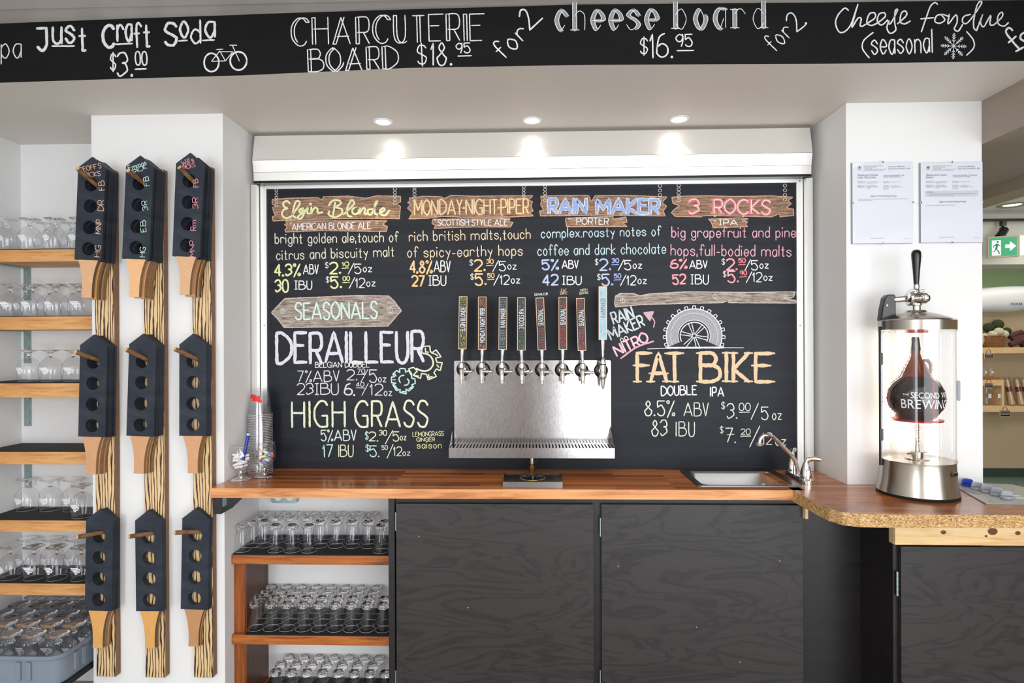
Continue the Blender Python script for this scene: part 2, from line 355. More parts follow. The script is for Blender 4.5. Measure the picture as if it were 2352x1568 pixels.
def ribbon(mb, surf, p, w, jit=.16):
    if len(p) == 1 or (len(p) == 2 and math.hypot(p[0][0]-p[1][0], p[0][1]-p[1][1]) < .5):
        x, y = p[0]; r = w*.75; d = surf.lift()
        q = [surf.fn(x+r*cos(a*pi/4)*random.uniform(.8, 1.1), y-r*sin(a*pi/4)*random.uniform(.8, 1.1), d) for a in range(8)]
        mb.add(q, [tuple(range(8))]); return
    w *= .9; p = resample(p, max(2.0, w*.8)); n = len(p); d = surf.lift(); v = []; ow = w/2
    for i, a in enumerate(p):
        b0 = p[max(i-1, 0)]; b1 = p[min(i+1, n-1)]; tx, ty = b1[0]-b0[0], b1[1]-b0[1]; L = math.hypot(tx, ty) or 1; tx /= L; ty /= L
        e = .35*w if i in (0, n-1) else 0; sg = -1 if i == 0 else 1
        l1 = ow*(1+random.uniform(-jit, jit)); l2 = ow*(1+random.uniform(-jit, jit))
        if i in (0, n-1): l1 *= .7; l2 *= .7
        cx, cy_ = a[0]+tx*e*sg, a[1]+ty*e*sg
        v.append(surf.fn(cx-ty*l1, cy_+tx*l1, d)); v.append(surf.fn(cx+ty*l2, cy_-tx*l2, d))
    mb.add(v, [(2*i, 2*i+1, 2*i+3, 2*i+2) for i in range(n-1)])
_cm = {}
def cmat(col, back, cover=.75):
    k = (col, back, cover)
    if k not in _cm: _cm[k] = chalkm('chalk', tuple(min(.97, x*.66+.33) for x in col), back, cover)
    return _cm[k]
def lay(s, x0, yb0, x1, yb1, h, skew=0, gap=1.5):
    tot = sum(G[c][1]+gap for c in s)-gap; L = math.hypot(x1-x0, yb1-yb0) or 1; ex = ((x1-x0)/L, (yb1-yb0)/L); ey = (ex[1], -ex[0]); sx = L/max(tot, .3); sy = h/7.
    if tot < .4: sx = 1
    out = []; x = 0
    for c in s:
        st = []; wob = random.uniform(-.12, .12)
        for k in G[c][0].split():
            sm = k[0] == '~'; k = k.lstrip('~'); pts = [(hexv(k[i]), hexv(k[i+1])-2+wob) for i in range(0, len(k), 2)]
            pts = [((x+px)*sx+py*sy*skew, py*sy) for px, py in pts]
            pts = [(x0+a*ex[0]+b*ey[0], yb0+a*ex[1]+b*ey[1]) for a, b in pts]
            if len(pts) > 2 or sm: pass
            st.append(catmull(pts) if sm else pts)
        out.append(st); x += G[c][1]+gap
    return out, ex
WH = (.92, .93, .93)
def chalk(surf, s, x0, yb0, x1, yb1, h, col=WH, w=2.4, skew=0, hi=None, hw=.4, style=None, gap=1.5, cover=.75, name='chalk_lettering'):
    gl, ex = lay(s, x0, yb0, x1, yb1, h, skew, gap); mb = MB(); mats = [cmat(col, surf.back, cover)]
    if style == 'shade':
        mats.append(cmat((.50, .50, .51), surf.back, .3)); mb.k = 1
        for g in gl:
            if g and len(g[0]) > 1: ribbon(mb, surf, g[0] if len(g[0]) < 3 else g[0][:len(g[0])*3//4], w*4.8)
        mb.k = 0
    for g in gl:
        for i, st in enumerate(g):
            if style == 'double' and i == 0 and len(st) > 1:
                dx, dy = ex[0]*w*1.25, ex[1]*w*1.25; q = st
                a = [(p[0]-dx, p[1]-dy) for p in q]; b = [(p[0]+dx, p[1]+dy) for p in q]
                ribbon(mb, surf, a, w); ribbon(mb, surf, b if len(q) < 3 else b[:max(2, len(b)*2//3)], w); ribbon(mb, surf, [a[0], b[0]], w); continue
            if style == 'shade' and i == 0 and len(st) > 1:
                dx, dy = ex[0]*w*2.4, ex[1]*w*2.4; 
                ribbon(mb, surf, [(p[0]-dx, p[1]-dy) for p in st], w); ribbon(mb, surf, [(p[0]+dx, p[1]+dy) for p in st[:max(2, len(st)*3//4)]], w)
                if len(st) < 3:
                    for e in (st[0], st[-1]): ribbon(mb, surf, [(e[0]-dx*2.2, e[1]-dy*2.2), (e[0]+dx*2.2, e[1]+dy*2.2)], w)
                continue
            ribbon(mb, surf, st, w)
            if style == 'serif' and len(st) <= 5 and len(st) > 1:
                for e in (st[0], st[-1]): ribbon(mb, surf, [(e[0]-w*.95, e[1]), (e[0]+w*.95, e[1])], w*.5)
    if hi:
        mats.append(cmat(hi, surf.back, cover)); mb.k = 1
        for g in gl:
            for st in g:
                if len(st) > 1: ribbon(mb, surf, [(p[0]+w*.18, p[1]) for p in st], w*hw)
    return obj(name, mb, mats, surf.parent, world=True)
def strokes(surf, paths, col=WH, w=2.2, smooth=True, hi=None, name='chalk_lettering', org=(0, 0), sc=1., cover=.75, hw=.4):
    mb = MB(); mats = [cmat(col, surf.back, cover)]; P = [[(org[0]+x/sc, org[1]+y/sc) for x, y in p] for p in paths]
    P = [catmull(p) if smooth and len(p) > 2 else p for p in P]
    for p in P: ribbon(mb, surf, p, w)
    if hi:
        mats.append(cmat(hi, surf.back, cover)); mb.k = 1
        for p in P: ribbon(mb, surf, [(a+w*.15, b) for a, b in p], w*hw)
    return obj(name, mb, mats, surf.parent, world=True, kind='stuff' if len(paths) > 8 else None)
def rect_path(x0, y0, x1, y1): return [(x0, y0), (x1, y0), (x1, y1), (x0, y1), (x0, y0)]

# ================================================================= STRUCTURE
FL = -.22; ZS = 2.593; ZT = 2.825; YB = 3.02; YP = 2.7155; YC = 2.604; ZC = .913
XL = -2.679; XP0, XP1, XR0, XR1 = -2.0136, -1.4005, 1.392, 1.9766; YA = 3.0995
K = dict(kind='structure')
box('floor', XL-.1, 8.3, -3.2, 3.3, FL-.1, FL, m_floor, **K)
box('floor', XR1, 8.3, 3.3, 8.1, FL-.1, FL, m_floorg, **K)
box('ceiling', XL-.1, 8.3, -3.2, 2.25, ZT, ZT+.1, m_ceil, **K)
# soffit behind the blackboard beam
box('ceiling', XL-.1, XR1, 2.42, 3.3, ZS, ZS+.12, m_soffit, **K)
box('wall_left', XL-.1, XL, -3.2, 3.3, FL, ZT, m_alcove, **K)
box('wall_back', XL, XP1+.02, YA, YA+.1, FL, ZS, m_alcove, **K)
box('wall_back', XP1, XR0, 3.07, 3.17, FL, ZS, m_wall, **K)
box('wall_right', 8.2, 8.3, -3.2, 8.1, FL, ZT, m_beige, **K)
lp = box('wall_left', XP0, XP1, YP, YA, FL, ZS, m_wall, **K)
rp = box('wall_right', XR0, XR1, YP, 3.3, FL, ZS, m_wall, **K)
box('wall_right', XR0, XR1-.002, 3.3, 8.0, FL, ZT, m_wall, **K)
# rear wall behind the camera with two big windows
rw = MB()
for a in [(XL, -2.5, FL, ZT), (-2.5, -1.5, FL, .25), (-2.5, -1.5, 2.45, ZT), (-1.5, .5, FL, ZT), (.5, 5.2, FL, -.1), (.5, 5.2, 2.6, ZT), (5.2, 8.2, FL, ZT)]: rw.box(a[0], a[1], -3.2, -3.05, a[2], a[3])
obj('wall_front', rw, m_wall, **K)
for i, (a, b, c, d) in enumerate([(.5, 5.2, -.1, 2.6), (-2.5, -1.5, .25, 2.45)]):
    w = MB(); t = .05
    w.box(a, b, -3.12, -3.06, c, c+t).box(a, b, -3.12, -3.06, d-t, d).box(a, a+t, -3.12, -3.06, c+t, d-t).box(b-t, b, -3.12, -3.06, c+t, d-t).box((a+b)/2-.03, (a+b)/2+.03, -3.12, -3.06, c+t, d-t)
    obj('window_%d' % (i+1), w, m_white, **K)
box('streak_post', -.16, -.02, -2.9, -2.8, FL, ZT, m_post, **K)  # unseen post added to give the splash plate a warm reflected streak
# blackboard beam with the slight bow the photo shows
us = [-120, 0, 280, 560, 934, 1350, 1900, 2352, 2500]; vb = [193, 190, 181, 173, 156, 149, 146.5, 140, 138]; vt = [52, 49, 42, 33, 21.5, 10, 5.5, 0, -2]
bot = [PZ(u, v, ZS) for u, v in zip(us, vb)]; ytop = [PY(u, v, b.y) for (u, v), b in zip(zip(us, vt), bot)]
bm = MB(); n = len(bot)
ys = [p.y for p in bot]
v = []
for b, t in zip(bot, ytop): v += [(b.x, b.y, ZS), (b.x, b.y, t.z), (b.x, 2.42, t.z+.03), (b.x, 2.42, ZS)]
f = []
for i in range(n-1):
    for j in range(4): f.append((4*i+j, 4*i+(j+1) % 4, 4*i+4+(j+1) % 4, 4*i+4+j))
f += [(0, 3, 2, 1), (4*n-4, 4*n-3, 4*n-2, 4*n-1)]
bm.k = 0; bm.add(v, f)
for i in range(0, len(bm.f)-2): bm.m[i] = 1 if i % 4 else 0
beam = obj('beam', bm, [m_beam, m_soffit], **K)
box('ceiling', XL-.1, 8.3, 2.2, 2.5, ZT+.005, ZT+.1, m_ceil, **K)
def beam_fn(u, v, d):
    i = 0
    while i < n-2 and u > us[i+1]: i += 1
    # plane of this facet of the beam
    a, b = bot[i], bot[i+1]; r = ray(u, v); nx, ny = -(b.y-a.y), (b.x-a.x); t = (nx*a.x+ny*a.y)/(nx*r.x+ny*r.y)
    p = r*t; p.z += CH; p.y -= d; return p
# header and ceilings over the passage on the right
box('ceiling', XR1, 2.59, .5, 7.9, 2.405, 2.60, m_dkceil, **K)
box('ceiling', 2.59, 2.75, .5, 7.9, 2.346, 2.60, m_signf, **K)
box('ceiling', 2.75, 8.3, 2.5, 8.1, 2.76, 2.86, m_wall, **K)
box('ceiling', XR1, 2.75, 2.3, 8.1, 2.60, 2.7, m_wall, **K)
p1 = PY(2300, 607, 6.0)
box('wall_back', XR1, 8.2, 6.0, 6.38, p1.z, 2.76, plain('header_paint', (.86, .85, .80), .6), **K)
box('wall_back', XR1, 8.2, 8.0, 8.1, FL, 1.9, m_beige, **K)
zg = PY(2300, 660, 8.0).z
box('wall_back', XR1, 8.2, 8.0, 8.1, 1.9, zg, m_beige, **K)
box('wall_back', XR1, 8.2, 8.0, 8.1, zg, ZT, m_green, **K)
box('baseboard_back', XR1, 8.2, 7.98, 8.0, FL, FL+.11, plain('dark_green_base', (.20, .27, .24), .4), **K)

# ================================================================= MENU CHALKBOARD
mbrd = thing('menu_chalkboard', 'large black chalkboard beer menu behind the taps, full of coloured chalk lettering', 'chalkboard', (0, YB, ZC))
bl = PY(613, 435, YB); br_ = PY(1830, 423, YB)
zt = PY(1220, 428, YB).z
box('board_panel', PY(612, 700, YB).x, PY(1831, 700, YB).x, YB, YB+.02, ZC, zt+.01, m_board, parent=mbrd, world=True)
BS = Surf(lambda u, v, d: PY(u, v, YB-d), mbrd)
# frame strips
fr = [('frame_strip', 599, 613, ZC, zt+.045), ('frame_strip', 1830, 1845, ZC, zt+.045)]
for nm, a, b, z0, z1 in fr:
    box(nm, PY(a, 700, YB-.012).x, PY(b, 700, YB-.012).x, YB-.014, YB+.02, z0, z1, m_alum2, parent=mbrd, world=True, bevel=.001)
box('frame_strip', PY(613, 700, YB-.012).x, PY(1830, 700, YB-.012).x, YB-.014, YB+.02, zt, zt+.038, m_alum2, parent=mbrd, world=True, bevel=.001)
def screw(parent, u, v, Y, r=.004, name='screw'):
    m = MB(); p = PY(u, v, Y); m.lathe([(0, .003), (r*.6, .003), (r, .001), (r, 0)], 10, Matrix.Translation(p) @ Matrix.Rotation(R(90), 4, 'X'))
    obj(name, m, m_chrome, parent, world=True, smooth=True)
for u, v in [(607, 427), (607, 747), (1235, 416), (1837, 416), (1838, 747)]: screw(mbrd, u, v, YB-.0145)
YEL = (.87, .89, .47); CRM = (.89, .87, .74); ORG = (.96, .66, .24); PCH = (.93, .80, .62); BLU = (.50, .62, .93); LBL = (.72, .86, .92); RED = (.93, .34, .42); PNK = (.92, .56, .66)
LIL = (.84, .82, .90); GRN = (.86, .90, .72); MNT = (.66, .87, .82); TAN = (.90, .74, .52)
# drawn planks
def drawn_wood(name, cs):
    m, nt, b = M0(name); n_ = N(nt, 'ShaderNodeTexNoise', Scale=30., Detail=7., Roughness=.75, Distortion=.5); nt.links.new(coords(nt, (.5, 1, 5.5)), n_.inputs['Vector'])
    nt.links.new(ramp(nt, n_.outputs['Fac'], [(.33, lin((.12, .11, .11))), (.46, lin(cs[0])), (.62, lin(cs[1]))]), b.inputs['Base Color']); b.inputs['Roughness'].default_value = .95
    return m
dw1 = drawn_wood('chalk_plank_brown', [(.50, .40, .33), (.76, .59, .47)]); dw2 = drawn_wood('chalk_plank_grey', [(.54, .50, .47), (.80, .74, .69)])
def plank(pts, org, sc, mat, oc, w=2.0):
    P = [(org[0]+x/sc, org[1]+y/sc) for x, y in pts]; mb = MB(); cx = sum(p[0] for p in P)/len(P); cy_ = sum(p[1] for p in P)/len(P)
    mb.add([BS.fn(x, y, .0004) for x, y in P], [tuple(range(len(P)))[::-1]])
    mb.k = 1; ribbon(mb, BS, P+[P[0]], w, .3)
    o = obj('chalk_drawing', mb, [mat, cmat(oc, BS.back, .5)], mbrd, world=True); o['label'] = 'wooden plank drawn in brown chalk'; return o
cA, cB, cC, cD, cE, cF = ((570, 400), 4.7525), ((920, 400), 4.753), ((1210, 400), 4.753), ((1520, 400), 4.753), ((570, 660), 3.565), ((1380, 660), 3.564)
PKO = (.82, .58, .44)
plank([(262,275),(420,262),(760,255),(805,278),(825,245),(1100,238),(1280,262),(1400,235),(1663,240),(1665,300),(1620,320),(1662,350),(1650,485),(1200,480),(800,490),(560,495),(270,510),(265,460),(300,450),(280,415),(265,360),(305,345),(262,325)], *cA, dw1, PKO)
plank([(408,510),(1515,508),(1470,545),(1520,570),(1510,625),(800,615),(410,630),(400,600),(430,585),(395,545),(430,540)], *cA, dw1, PKO)
plank([(95,260),(250,240),(440,245),(480,265),(550,230),(800,240),(1190,235),(1445,235),(1400,280),(1440,300),(1425,350),(1448,400),(1410,420),(1450,455),(1100,470),(700,470),(450,460),(300,480),(90,487),(130,420),(75,370),(110,330),(75,310),(105,290)], *cB, dw1, PKO)
plank([(350,490),(1195,485),(1180,520),(1230,525),(1200,575),(800,575),(365,590),(385,560),(345,540)], *cB, dw1, PKO)
plank([(150,240),(220,235),(650,230),(680,240),(705,300),(745,235),(1100,230),(1530,248),(1475,310),(1528,350),(1490,400),(1510,455),(800,445),(150,455),(140,400),(185,390),(150,330),(160,290)], *cC, dw1, PKO)
plank([(425,480),(940,458),(950,490),(1080,465),(1095,520),(1050,535),(1095,570),(700,570),(435,572),(425,510)], *cC, dw1, PKO)
plank([(110,250),(250,238),(500,235),(800,242),(1000,240),(1180,235),(1432,250),(1380,290),(1415,320),(1360,365),(1438,380),(1440,450),(1290,465),(1285,430),(1200,465),(500,450),(440,455),(430,465),(150,460),(105,420),(140,380),(195,345),(120,315)], *cD, dw1, PKO)
plank([(510,490),(850,475),(945,485),(900,510),(940,520),(915,545),(940,572),(700,580),(560,585),(540,520)], *cD, dw1, PKO)
plank([(190,205),(300,90),(900,65),(1150,70),(1190,105),(1255,190),(1145,315),(700,322),(295,328),(240,255)], *cE, dw2, (.80, .66, .60), 2.4)
plank([(120,70),(160,48),(270,50),(320,68),(400,52),(700,35),(1000,38),(1200,40),(1590,35),(1580,75),(1530,98),(1592,105),(1592,128),(1040,125),(1070,100),(990,125),(700,130),(330,140),(120,160),(112,130)], *cF, dw2, (.80, .74, .70), 2.2)
def circ(x, y, r, ry=None, n=14, a0=0, a1=2*pi): return [(x+r*cos(a0+(a1-a0)*i/n), y+(ry or r)*sin(a0+(a1-a0)*i/n)) for i in range(n+1)]
rings = []
for x, y0, y1, r in [(635,437,470,3.6),(907,434,466,4),(952,431,462,4),(1203,429,457,3.6),(1252,427,460,4),(1516,427,458,4.2),(1559,426,460,4.2),(1803,426,458,4.2),(668,503,513,2.4),(866,498,511,2.8),(1000,495,505,2.4),(1153,493,503,2.4),(1308,491,502,2.4),(1427,491,502,2.6),(1642,496,507,2.4),(1707,496,507,2.4)]:
    k = max(2, int((y1-y0)/(r*1.55)))
    for i in range(k): rings.append(circ(x, y0+(y1-y0)*i/(k-1), r, r*.8, 10))
for x, y, r in [(649,714.5,5.5),(896,711.5,6),(1430,690,5),(1642,680.5,5),(1805,681.5,4.5)]: rings += [circ(x, y, r), [(x, y-r*.8), (x, y+r*.8)]]
strokes(BS, rings, (.84, .84, .80), 1.2, False, name='chalk_drawing')
# headings
strokes(BS, [[(455,320),(420,290),(380,320),(400,360),(430,370),(385,390),(370,440),(410,480),(470,460)], [(470,460),(560,330),(545,290),(515,310),(490,400),(490,450),(520,475)],
 [(600,370),(560,390),(570,420),(610,390),(605,440),(570,485),(540,470),(570,440),(620,410)], [(620,410),(650,365),(645,420),(670,430)], [(680,325)], [(690,360),(685,430),(720,370),(755,375),(760,420),(810,415)],
 [(950,310),(925,450)], [(880,340),(920,290),(990,285),(1010,320),(960,360),(1020,380),(1020,430),(950,470),(880,440),(885,405)], [(1040,440),(1150,330),(1145,290),(1120,290),(1080,380),(1090,450),(1130,460)],
 [(1180,360),(1140,380),(1145,430),(1190,430),(1210,380),(1170,365),(1220,380)], [(1220,370),(1215,430),(1250,370),(1275,380),(1270,430),(1300,430)], [(1360,380),(1310,390),(1310,430),(1350,430),(1410,290),(1385,330),(1380,420),(1410,440)],
 [(1430,430),(1490,390),(1470,370),(1440,400),(1450,440),(1500,445),(1540,395)]], YEL, 5.0, org=cA[0], sc=cA[1], hi=(.95, .95, .85), hw=.3)
chalk(BS, 'MONDAY*NIGHT*PIPER', 952, 493, 1213, 490, 33, ORG, 4.2, hi=(.97, .93, .82), hw=.3)
mb_ = chalk(BS, 'RAIN', 1261, 488, 1346, 489, 31, (.86, .90, .96), 10.5); chalk(BS, 'RAIN', 1261, 488, 1346, 489, 31, BLU, 7, cover=.55)
chalk(BS, 'MAKER', 1371, 488.5, 1512, 490, 31, (.86, .90, .96), 10.5); chalk(BS, 'MAKER', 1371, 488.5, 1512, 490, 31, BLU, 7, cover=.55)
chalk(BS, '3', 1582, 490, 1605, 490, 32, RED, 6.5, hi=(.96, .90, .90), hw=.28); chalk(BS, 'ROCKS', 1639, 489, 1768, 491, 31, RED, 6.5, hi=(.96, .90, .90), hw=.28, style='serif')
chalk(BS, 'AMERICAN BLONDE ALE', 671, 528, 851, 525, 15, WH, 2.1); chalk(BS, 'SCOTTISH STYLE ALE', 1006, 517.5, 1165, 517, 12.5, WH, 2.1)
chalk(BS, 'PORTER', 1325, 515, 1397, 515, 14.5, WH, 2.2); chalk(BS, '!PA', 1652, 516.5, 1694, 516.5, 12, WH, 2.2)
chalk(BS, 'bright golden ale,touch of', 632, 559, 914, 554.5, 23, CRM, 2.2); chalk(BS, 'citrus and biscuity malt', 635, 596.5, 905, 588, 23, CRM, 2.2)
chalk(BS, 'rich british malts,touch', 940, 553.5, 1218, 547.5, 23, PCH, 2.2); chalk(BS, 'of spicy-earthy hops', 936, 590.5, 1200, 586, 24, PCH, 2.3)
chalk(BS, 'complex.roasty notes of', 1243, 546, 1517, 540.5, 22, LBL, 2.2); chalk(BS, 'coffee and dark chocolate', 1235, 586.5, 1529, 581.5, 24, LBL, 2.2)
chalk(BS, 'big grapefruit and pine', 1543, 544.5, 1827, 544.5, 24, PNK, 2.3); chalk(BS, 'hops,full-bodied malts', 1541, 586, 1817, 588.5, 25, PNK, 2.4)
def price(x, b, d, c, t, col):
    chalk(BS, '$', x-2, b-13, x+5, b-13, 12, WH, 1.5); chalk(BS, d, x+9, b, x+25, b, 25, col, 4.2, hi=(.96, .95, .9), hw=.2); strokes(BS, [[(x+32, b-2)]], col, 4)
    chalk(BS, c, x+37, b-17, x+52, b-17.5, 9, col, 2.4); strokes(BS, [[(x+36, b-12), (x+52, b-13)]], col, 2.2, False)
    strokes(BS, [[(x+51, b+1), (x+64, b-24)]], WH, 2.4, False)
    k = 80 if len(t) == 1 else 86
    chalk(BS, t, x+66, b-1, x+k, b-1, 21, WH, 2.5); chalk(BS, 'oz', x+k+5, b-4, x+k+25, b-4, 17, WH, 2.2)
for x, b, d, c, t, col in [(749, 628, '2', '10', '5', YEL), (751, 661, '5', '00', '12', YEL), (1081, 622, '2', '30', '5', ORG), (1083, 654, '5', '50', '12', ORG), (1369, 620, '2', '30', '5', BLU), (1374, 655, '5', '50', '12', BLU), (1660, 620, '2', '50', '5', RED), (1663, 648, '5', '90', '12', RED)]: price(x, b, d, c, t, col)
for s1, a, b, c, h, s2, d, e, f_, g, col in [('4.3%', 631, 689, 633, 25, 'ABV', 697, 731, 629, 21, YEL), ('30', 633, 662, 670, 26, '!BU', 677, 716, 664, 19, YEL), ('4.8%', 942, 992, 626, 26, 'ABV', 997, 1034, 624, 25, ORG), ('27', 947, 975, 657, 23, '!BU', 985, 1024, 655, 22, ORG),
    ('5%', 1246, 1282, 618, 21, 'ABV', 1291, 1328, 616, 18, BLU), ('42', 1247, 1281, 655, 23, '!BU', 1292, 1335, 653, 19, BLU), ('6%', 1541, 1577, 616, 19, 'ABV', 1584, 1624, 616, 18, RED), ('52', 1546, 1574, 652, 21, '!BU', 1587, 1627, 652, 21, RED)]:
    chalk(BS, s1, a, c, b, c-1, h, col, 4.4, hi=(.96, .95, .9), hw=.2); chalk(BS, s2, d, f_, e, f_, g, WH, 2.6)
chalk(BS, 'SEASONALS', 679, 733, 866, 730, 37, MNT, 4.6, hi=(.93, .96, .95), hw=.35)
chalk(BS, 'DERAILLEUR', 636, 833, 972, 830, 68, LIL, 8.2)
chalk(BS, 'BELGIAN DUBBEL', 724, 843.5, 848, 843, 12, WH, 1.8)
chalk(BS, '7%ABV', 684, 876, 779, 875, 24, LIL, 2.5); chalk(BS, '2.', 797, 872, 820, 872, 23, LIL, 2.6); chalk(BS, '70', 821, 857, 838, 857, 10, LIL, 1.8); strokes(BS, [[(820, 860), (840, 859)], [(829, 877), (845, 848)]], LIL, 2, False)
chalk(BS, '5', 849, 877, 865, 877, 28, LIL, 2.7); chalk(BS, 'oz', 869, 877, 887, 877, 17, LIL, 2.2)
chalk(BS, '23!BU', 683, 906, 777, 905, 25, LIL, 2.6, gap=1.2); chalk(BS, '6.', 792, 907, 815, 907, 26, LIL, 3.6); chalk(BS, '40', 818, 887, 836, 887, 9, LIL, 1.8); strokes(BS, [[(818, 890), (838, 891)], [(831, 908), (846, 880)]], LIL, 2, False)
chalk(BS, '12', 850, 907, 878, 907, 25, LIL, 2.6); chalk(BS, 'oz', 882, 908, 900, 908, 17, LIL, 2.2)
chalk(BS, 'HIGH', 671, 980, 792, 979, 57, GRN, 5.2, gap=2.2); chalk(BS, 'GRASS', 817, 979, 982, 979, 57, GRN, 5.2, gap=1.8)
chalk(BS, '5%ABV', 738, 1012, 818, 1011, 24, (.82, .91, .86), 2.6); chalk(BS, '$', 839, 1008, 846, 1008, 16, MNT, 2); chalk(BS, '2.', 848, 1012, 868, 1012, 20, GRN, 2.6); chalk(BS, '30', 871, 999, 888, 999, 11, GRN, 2)
strokes(BS, [[(885, 1019), (902, 988)]], GRN, 2.2, False); chalk(BS, '5', 903, 1012, 916, 1012, 21, GRN, 2.4); chalk(BS, 'oz', 919, 1010, 933, 1010, 15, GRN, 2)
chalk(BS, '17', 742, 1049, 765, 1048, 27, MNT, 3); chalk(BS, 'IBU', 778, 1048, 811, 1048, 26, GRN, 2.4); chalk(BS, '$', 840, 1036, 848, 1036, 14, MNT, 2); chalk(BS, '5.', 850, 1048, 871, 1048, 24, MNT, 2.8); chalk(BS, '50', 877, 1032, 890, 1032, 9, MNT, 1.8)
strokes(BS, [[(889, 1052), (903, 1020)]], GRN, 2.2, False); chalk(BS, '12', 904, 1046, 922, 1046, 20, GRN, 2.2); chalk(BS, 'oz', 925, 1046, 942, 1046, 15, GRN, 1.8)
chalk(BS, 'LEMONGRASS', 948, 1002, 1019, 1000, 10, (.88, .88, .60), 1.4); chalk(BS, 'GINGER', 957, 1013, 998, 1013, 8, (.88, .88, .60), 1.4); chalk(BS, 'saison', 958, 1029, 1014, 1029, 15, (.90, .90, .5), 1.7)
gx = ((860, 780), 10.456)
strokes(BS, [[(1130,160),(1330,150),(1340,270),(1380,320),(1480,240),(1600,410),(1470,440),(1500,540),(1630,550),(1580,740),(1490,700),(1430,790),(1490,880),(1290,960),(1250,830),(1130,810),(1110,930),(930,850),(1030,750),(940,660),(820,700),(900,830)], [(1130,160),(1140,310),(1180,330)], [(1220,200),(1230,290),(1300,300)], [(1390,320),(1480,350),(1520,390)], [(1500,600),(1550,660)], [(1300,830),(1310,910),(1390,880)], [(960,860),(1060,870)]], GRN, 3.2, False, org=gx[0], sc=gx[1], name='chalk_drawing')
strokes(BS, [[(1180,325),(1300,360),(1390,460),(1410,590),(1340,700),(1230,750),(1110,735),(1010,690)]], GRN, 4.2, org=gx[0], sc=gx[1], name='chalk_drawing')
strokes(BS, [[(600,690),(740,695),(750,780),(820,740),(890,850),(900,930),(970,930),(980,1050),(890,1080),(940,1130),(830,1230),(760,1180),(760,1300),(610,1260),(620,1190),(530,1220),(440,1080),(520,1040),(410,1030),(410,890),(490,890),(440,830),(530,740),(610,790),(600,690)], [(470,800),(520,870)], [(450,960),(500,960)], [(480,1090),(560,1190)], [(660,1240),(740,1250)], [(830,1180),(900,1130)]], MNT, 3.4, False, org=gx[0], sc=gx[1], name='chalk_drawing')
strokes(BS, [[(710,850),(620,880),(590,950),(620,1030)], [(790,940),(830,990),(800,1070),(720,1095)]], MNT, 3.2, org=gx[0], sc=gx[1], name='chalk_drawing')
# nitro corner
chalk(BS, 'RAIN', 1410, 744, 1457, 729, 26, (.78, .85, .88), 4.2); chalk(BS, 'MAKER', 1404, 780, 1481, 747, 25, (.78, .85, .88), 4.2)
chalk(BS, 'on', 1427, 786, 1443, 779, 15, WH, 2); chalk(BS, 'NITRO', 1417, 817, 1490, 783, 23, PNK, 5, hi=(.95, .9, .92), hw=.35)
strokes(BS, [[(165,580),(290,490),(430,440)]], PNK, 4.2, org=cF[0], sc=cF[1]); strokes(BS, [[(415,240),(440,280),(432,325)]], PNK, 3, org=cF[0], sc=cF[1], name='chalk_drawing')
mb = MB(); q = [(cF[0][0]+x/cF[1], cF[0][1]+y/cF[1]) for x, y in [(348,205),(432,197),(402,272)]]; mb.add([BS.fn(x, y, .0006) for x, y in q], [(0, 1, 2)]); mb.k = 1; ribbon(mb, BS, q+[q[0]], 2.4)
obj('chalk_drawing', mb, [cmat((.75, .74, .76), BS.back, .4), cmat(PNK, BS.back)], mbrd, world=True)
# wheel
wc = (1594.4, 771.); tm = chalkm('chalk_tyre', (.74, .74, .77), BS.back, .35)
def clipy(p): return (p[0], min(p[1], 798))
mb = MB(); a0, a1 = R(180-24), R(360+24); nn = 48; v = []
for i in range(nn+1):
    a = a0+(a1-a0)*i/nn
    for r in (36.5, 50, 64): v.append(BS.fn(*clipy((wc[0]+r*cos(a), wc[1]+r*.97*sin(a))), .0005))
mb.add(v, [(3*i+j, 3*i+j+1, 3*i+4+j, 3*i+3+j) for i in range(nn) for j in (0, 1)])
for i in range(15):
    a = R(180-18)+(R(216))*i/14
    c_, s_ = cos(a), sin(a); P = [(63, -3.6), (71, -3.2), (71, 3.2), (63, 3.6)]
    P = [clipy((wc[0]+r*c_-t*s_, wc[1]+(r*s_+t*c_)*.97)) for r, t in P]; mb.k = 1; ribbon(mb, BS, P, 2.0)
for r, w in ((64, 2.4), (32, 2.6), (37, 1.6), (54, 1)):
    ribbon(mb, BS, [clipy(p) for p in circ(wc[0], wc[1], r, r*.97, 60, a0, a1)], w)
for k in range(6):
    a = R(12+60*k)
    for t in (-3, 3):
        P = [(wc[0]+r*cos(a)-t*g*sin(a), wc[1]+(r*sin(a)+t*g*cos(a))*.97) for r, g in ((5, .6), (31, 1.3))]
        if P[1][1] > 799: e = (798-P[0][1])/(P[1][1]-P[0][1]); P[1] = (P[0][0]+(P[1][0]-P[0][0])*e, 798)
        ribbon(mb, BS, P, 2.0)
ribbon(mb, BS, circ(wc[0], wc[1], 4.5), 1.6); ribbon(mb, BS, [(1530, 798.5), (1662, 798)], 4.5); ribbon(mb, BS, [(1487, 801), (1545, 799)], 1.6); ribbon(mb, BS, [(1650, 798), (1708, 798.5)], 1.6)
obj('chalk_drawing', mb, [tm, cmat((.93, .93, .95), BS.back)], mbrd, world=True)['label'] = 'white chalk drawing of a knobbly bicycle tyre'
chalk(BS, 'FAT', 1464, 877, 1562, 876, 65, TAN, 9.5, style='serif', gap=.9); chalk(BS, 'BIKE', 1609, 876, 1770, 876, 65, TAN, 9.5, style='serif', gap=1.9)
chalk(BS, 'DOUBLE', 1519, 908, 1600, 906, 21, WH, 3.3); chalk(BS, 'IPA', 1632, 909, 1662, 909, 20, WH, 3.3, gap=2)
LG = (.84, .88, .82)
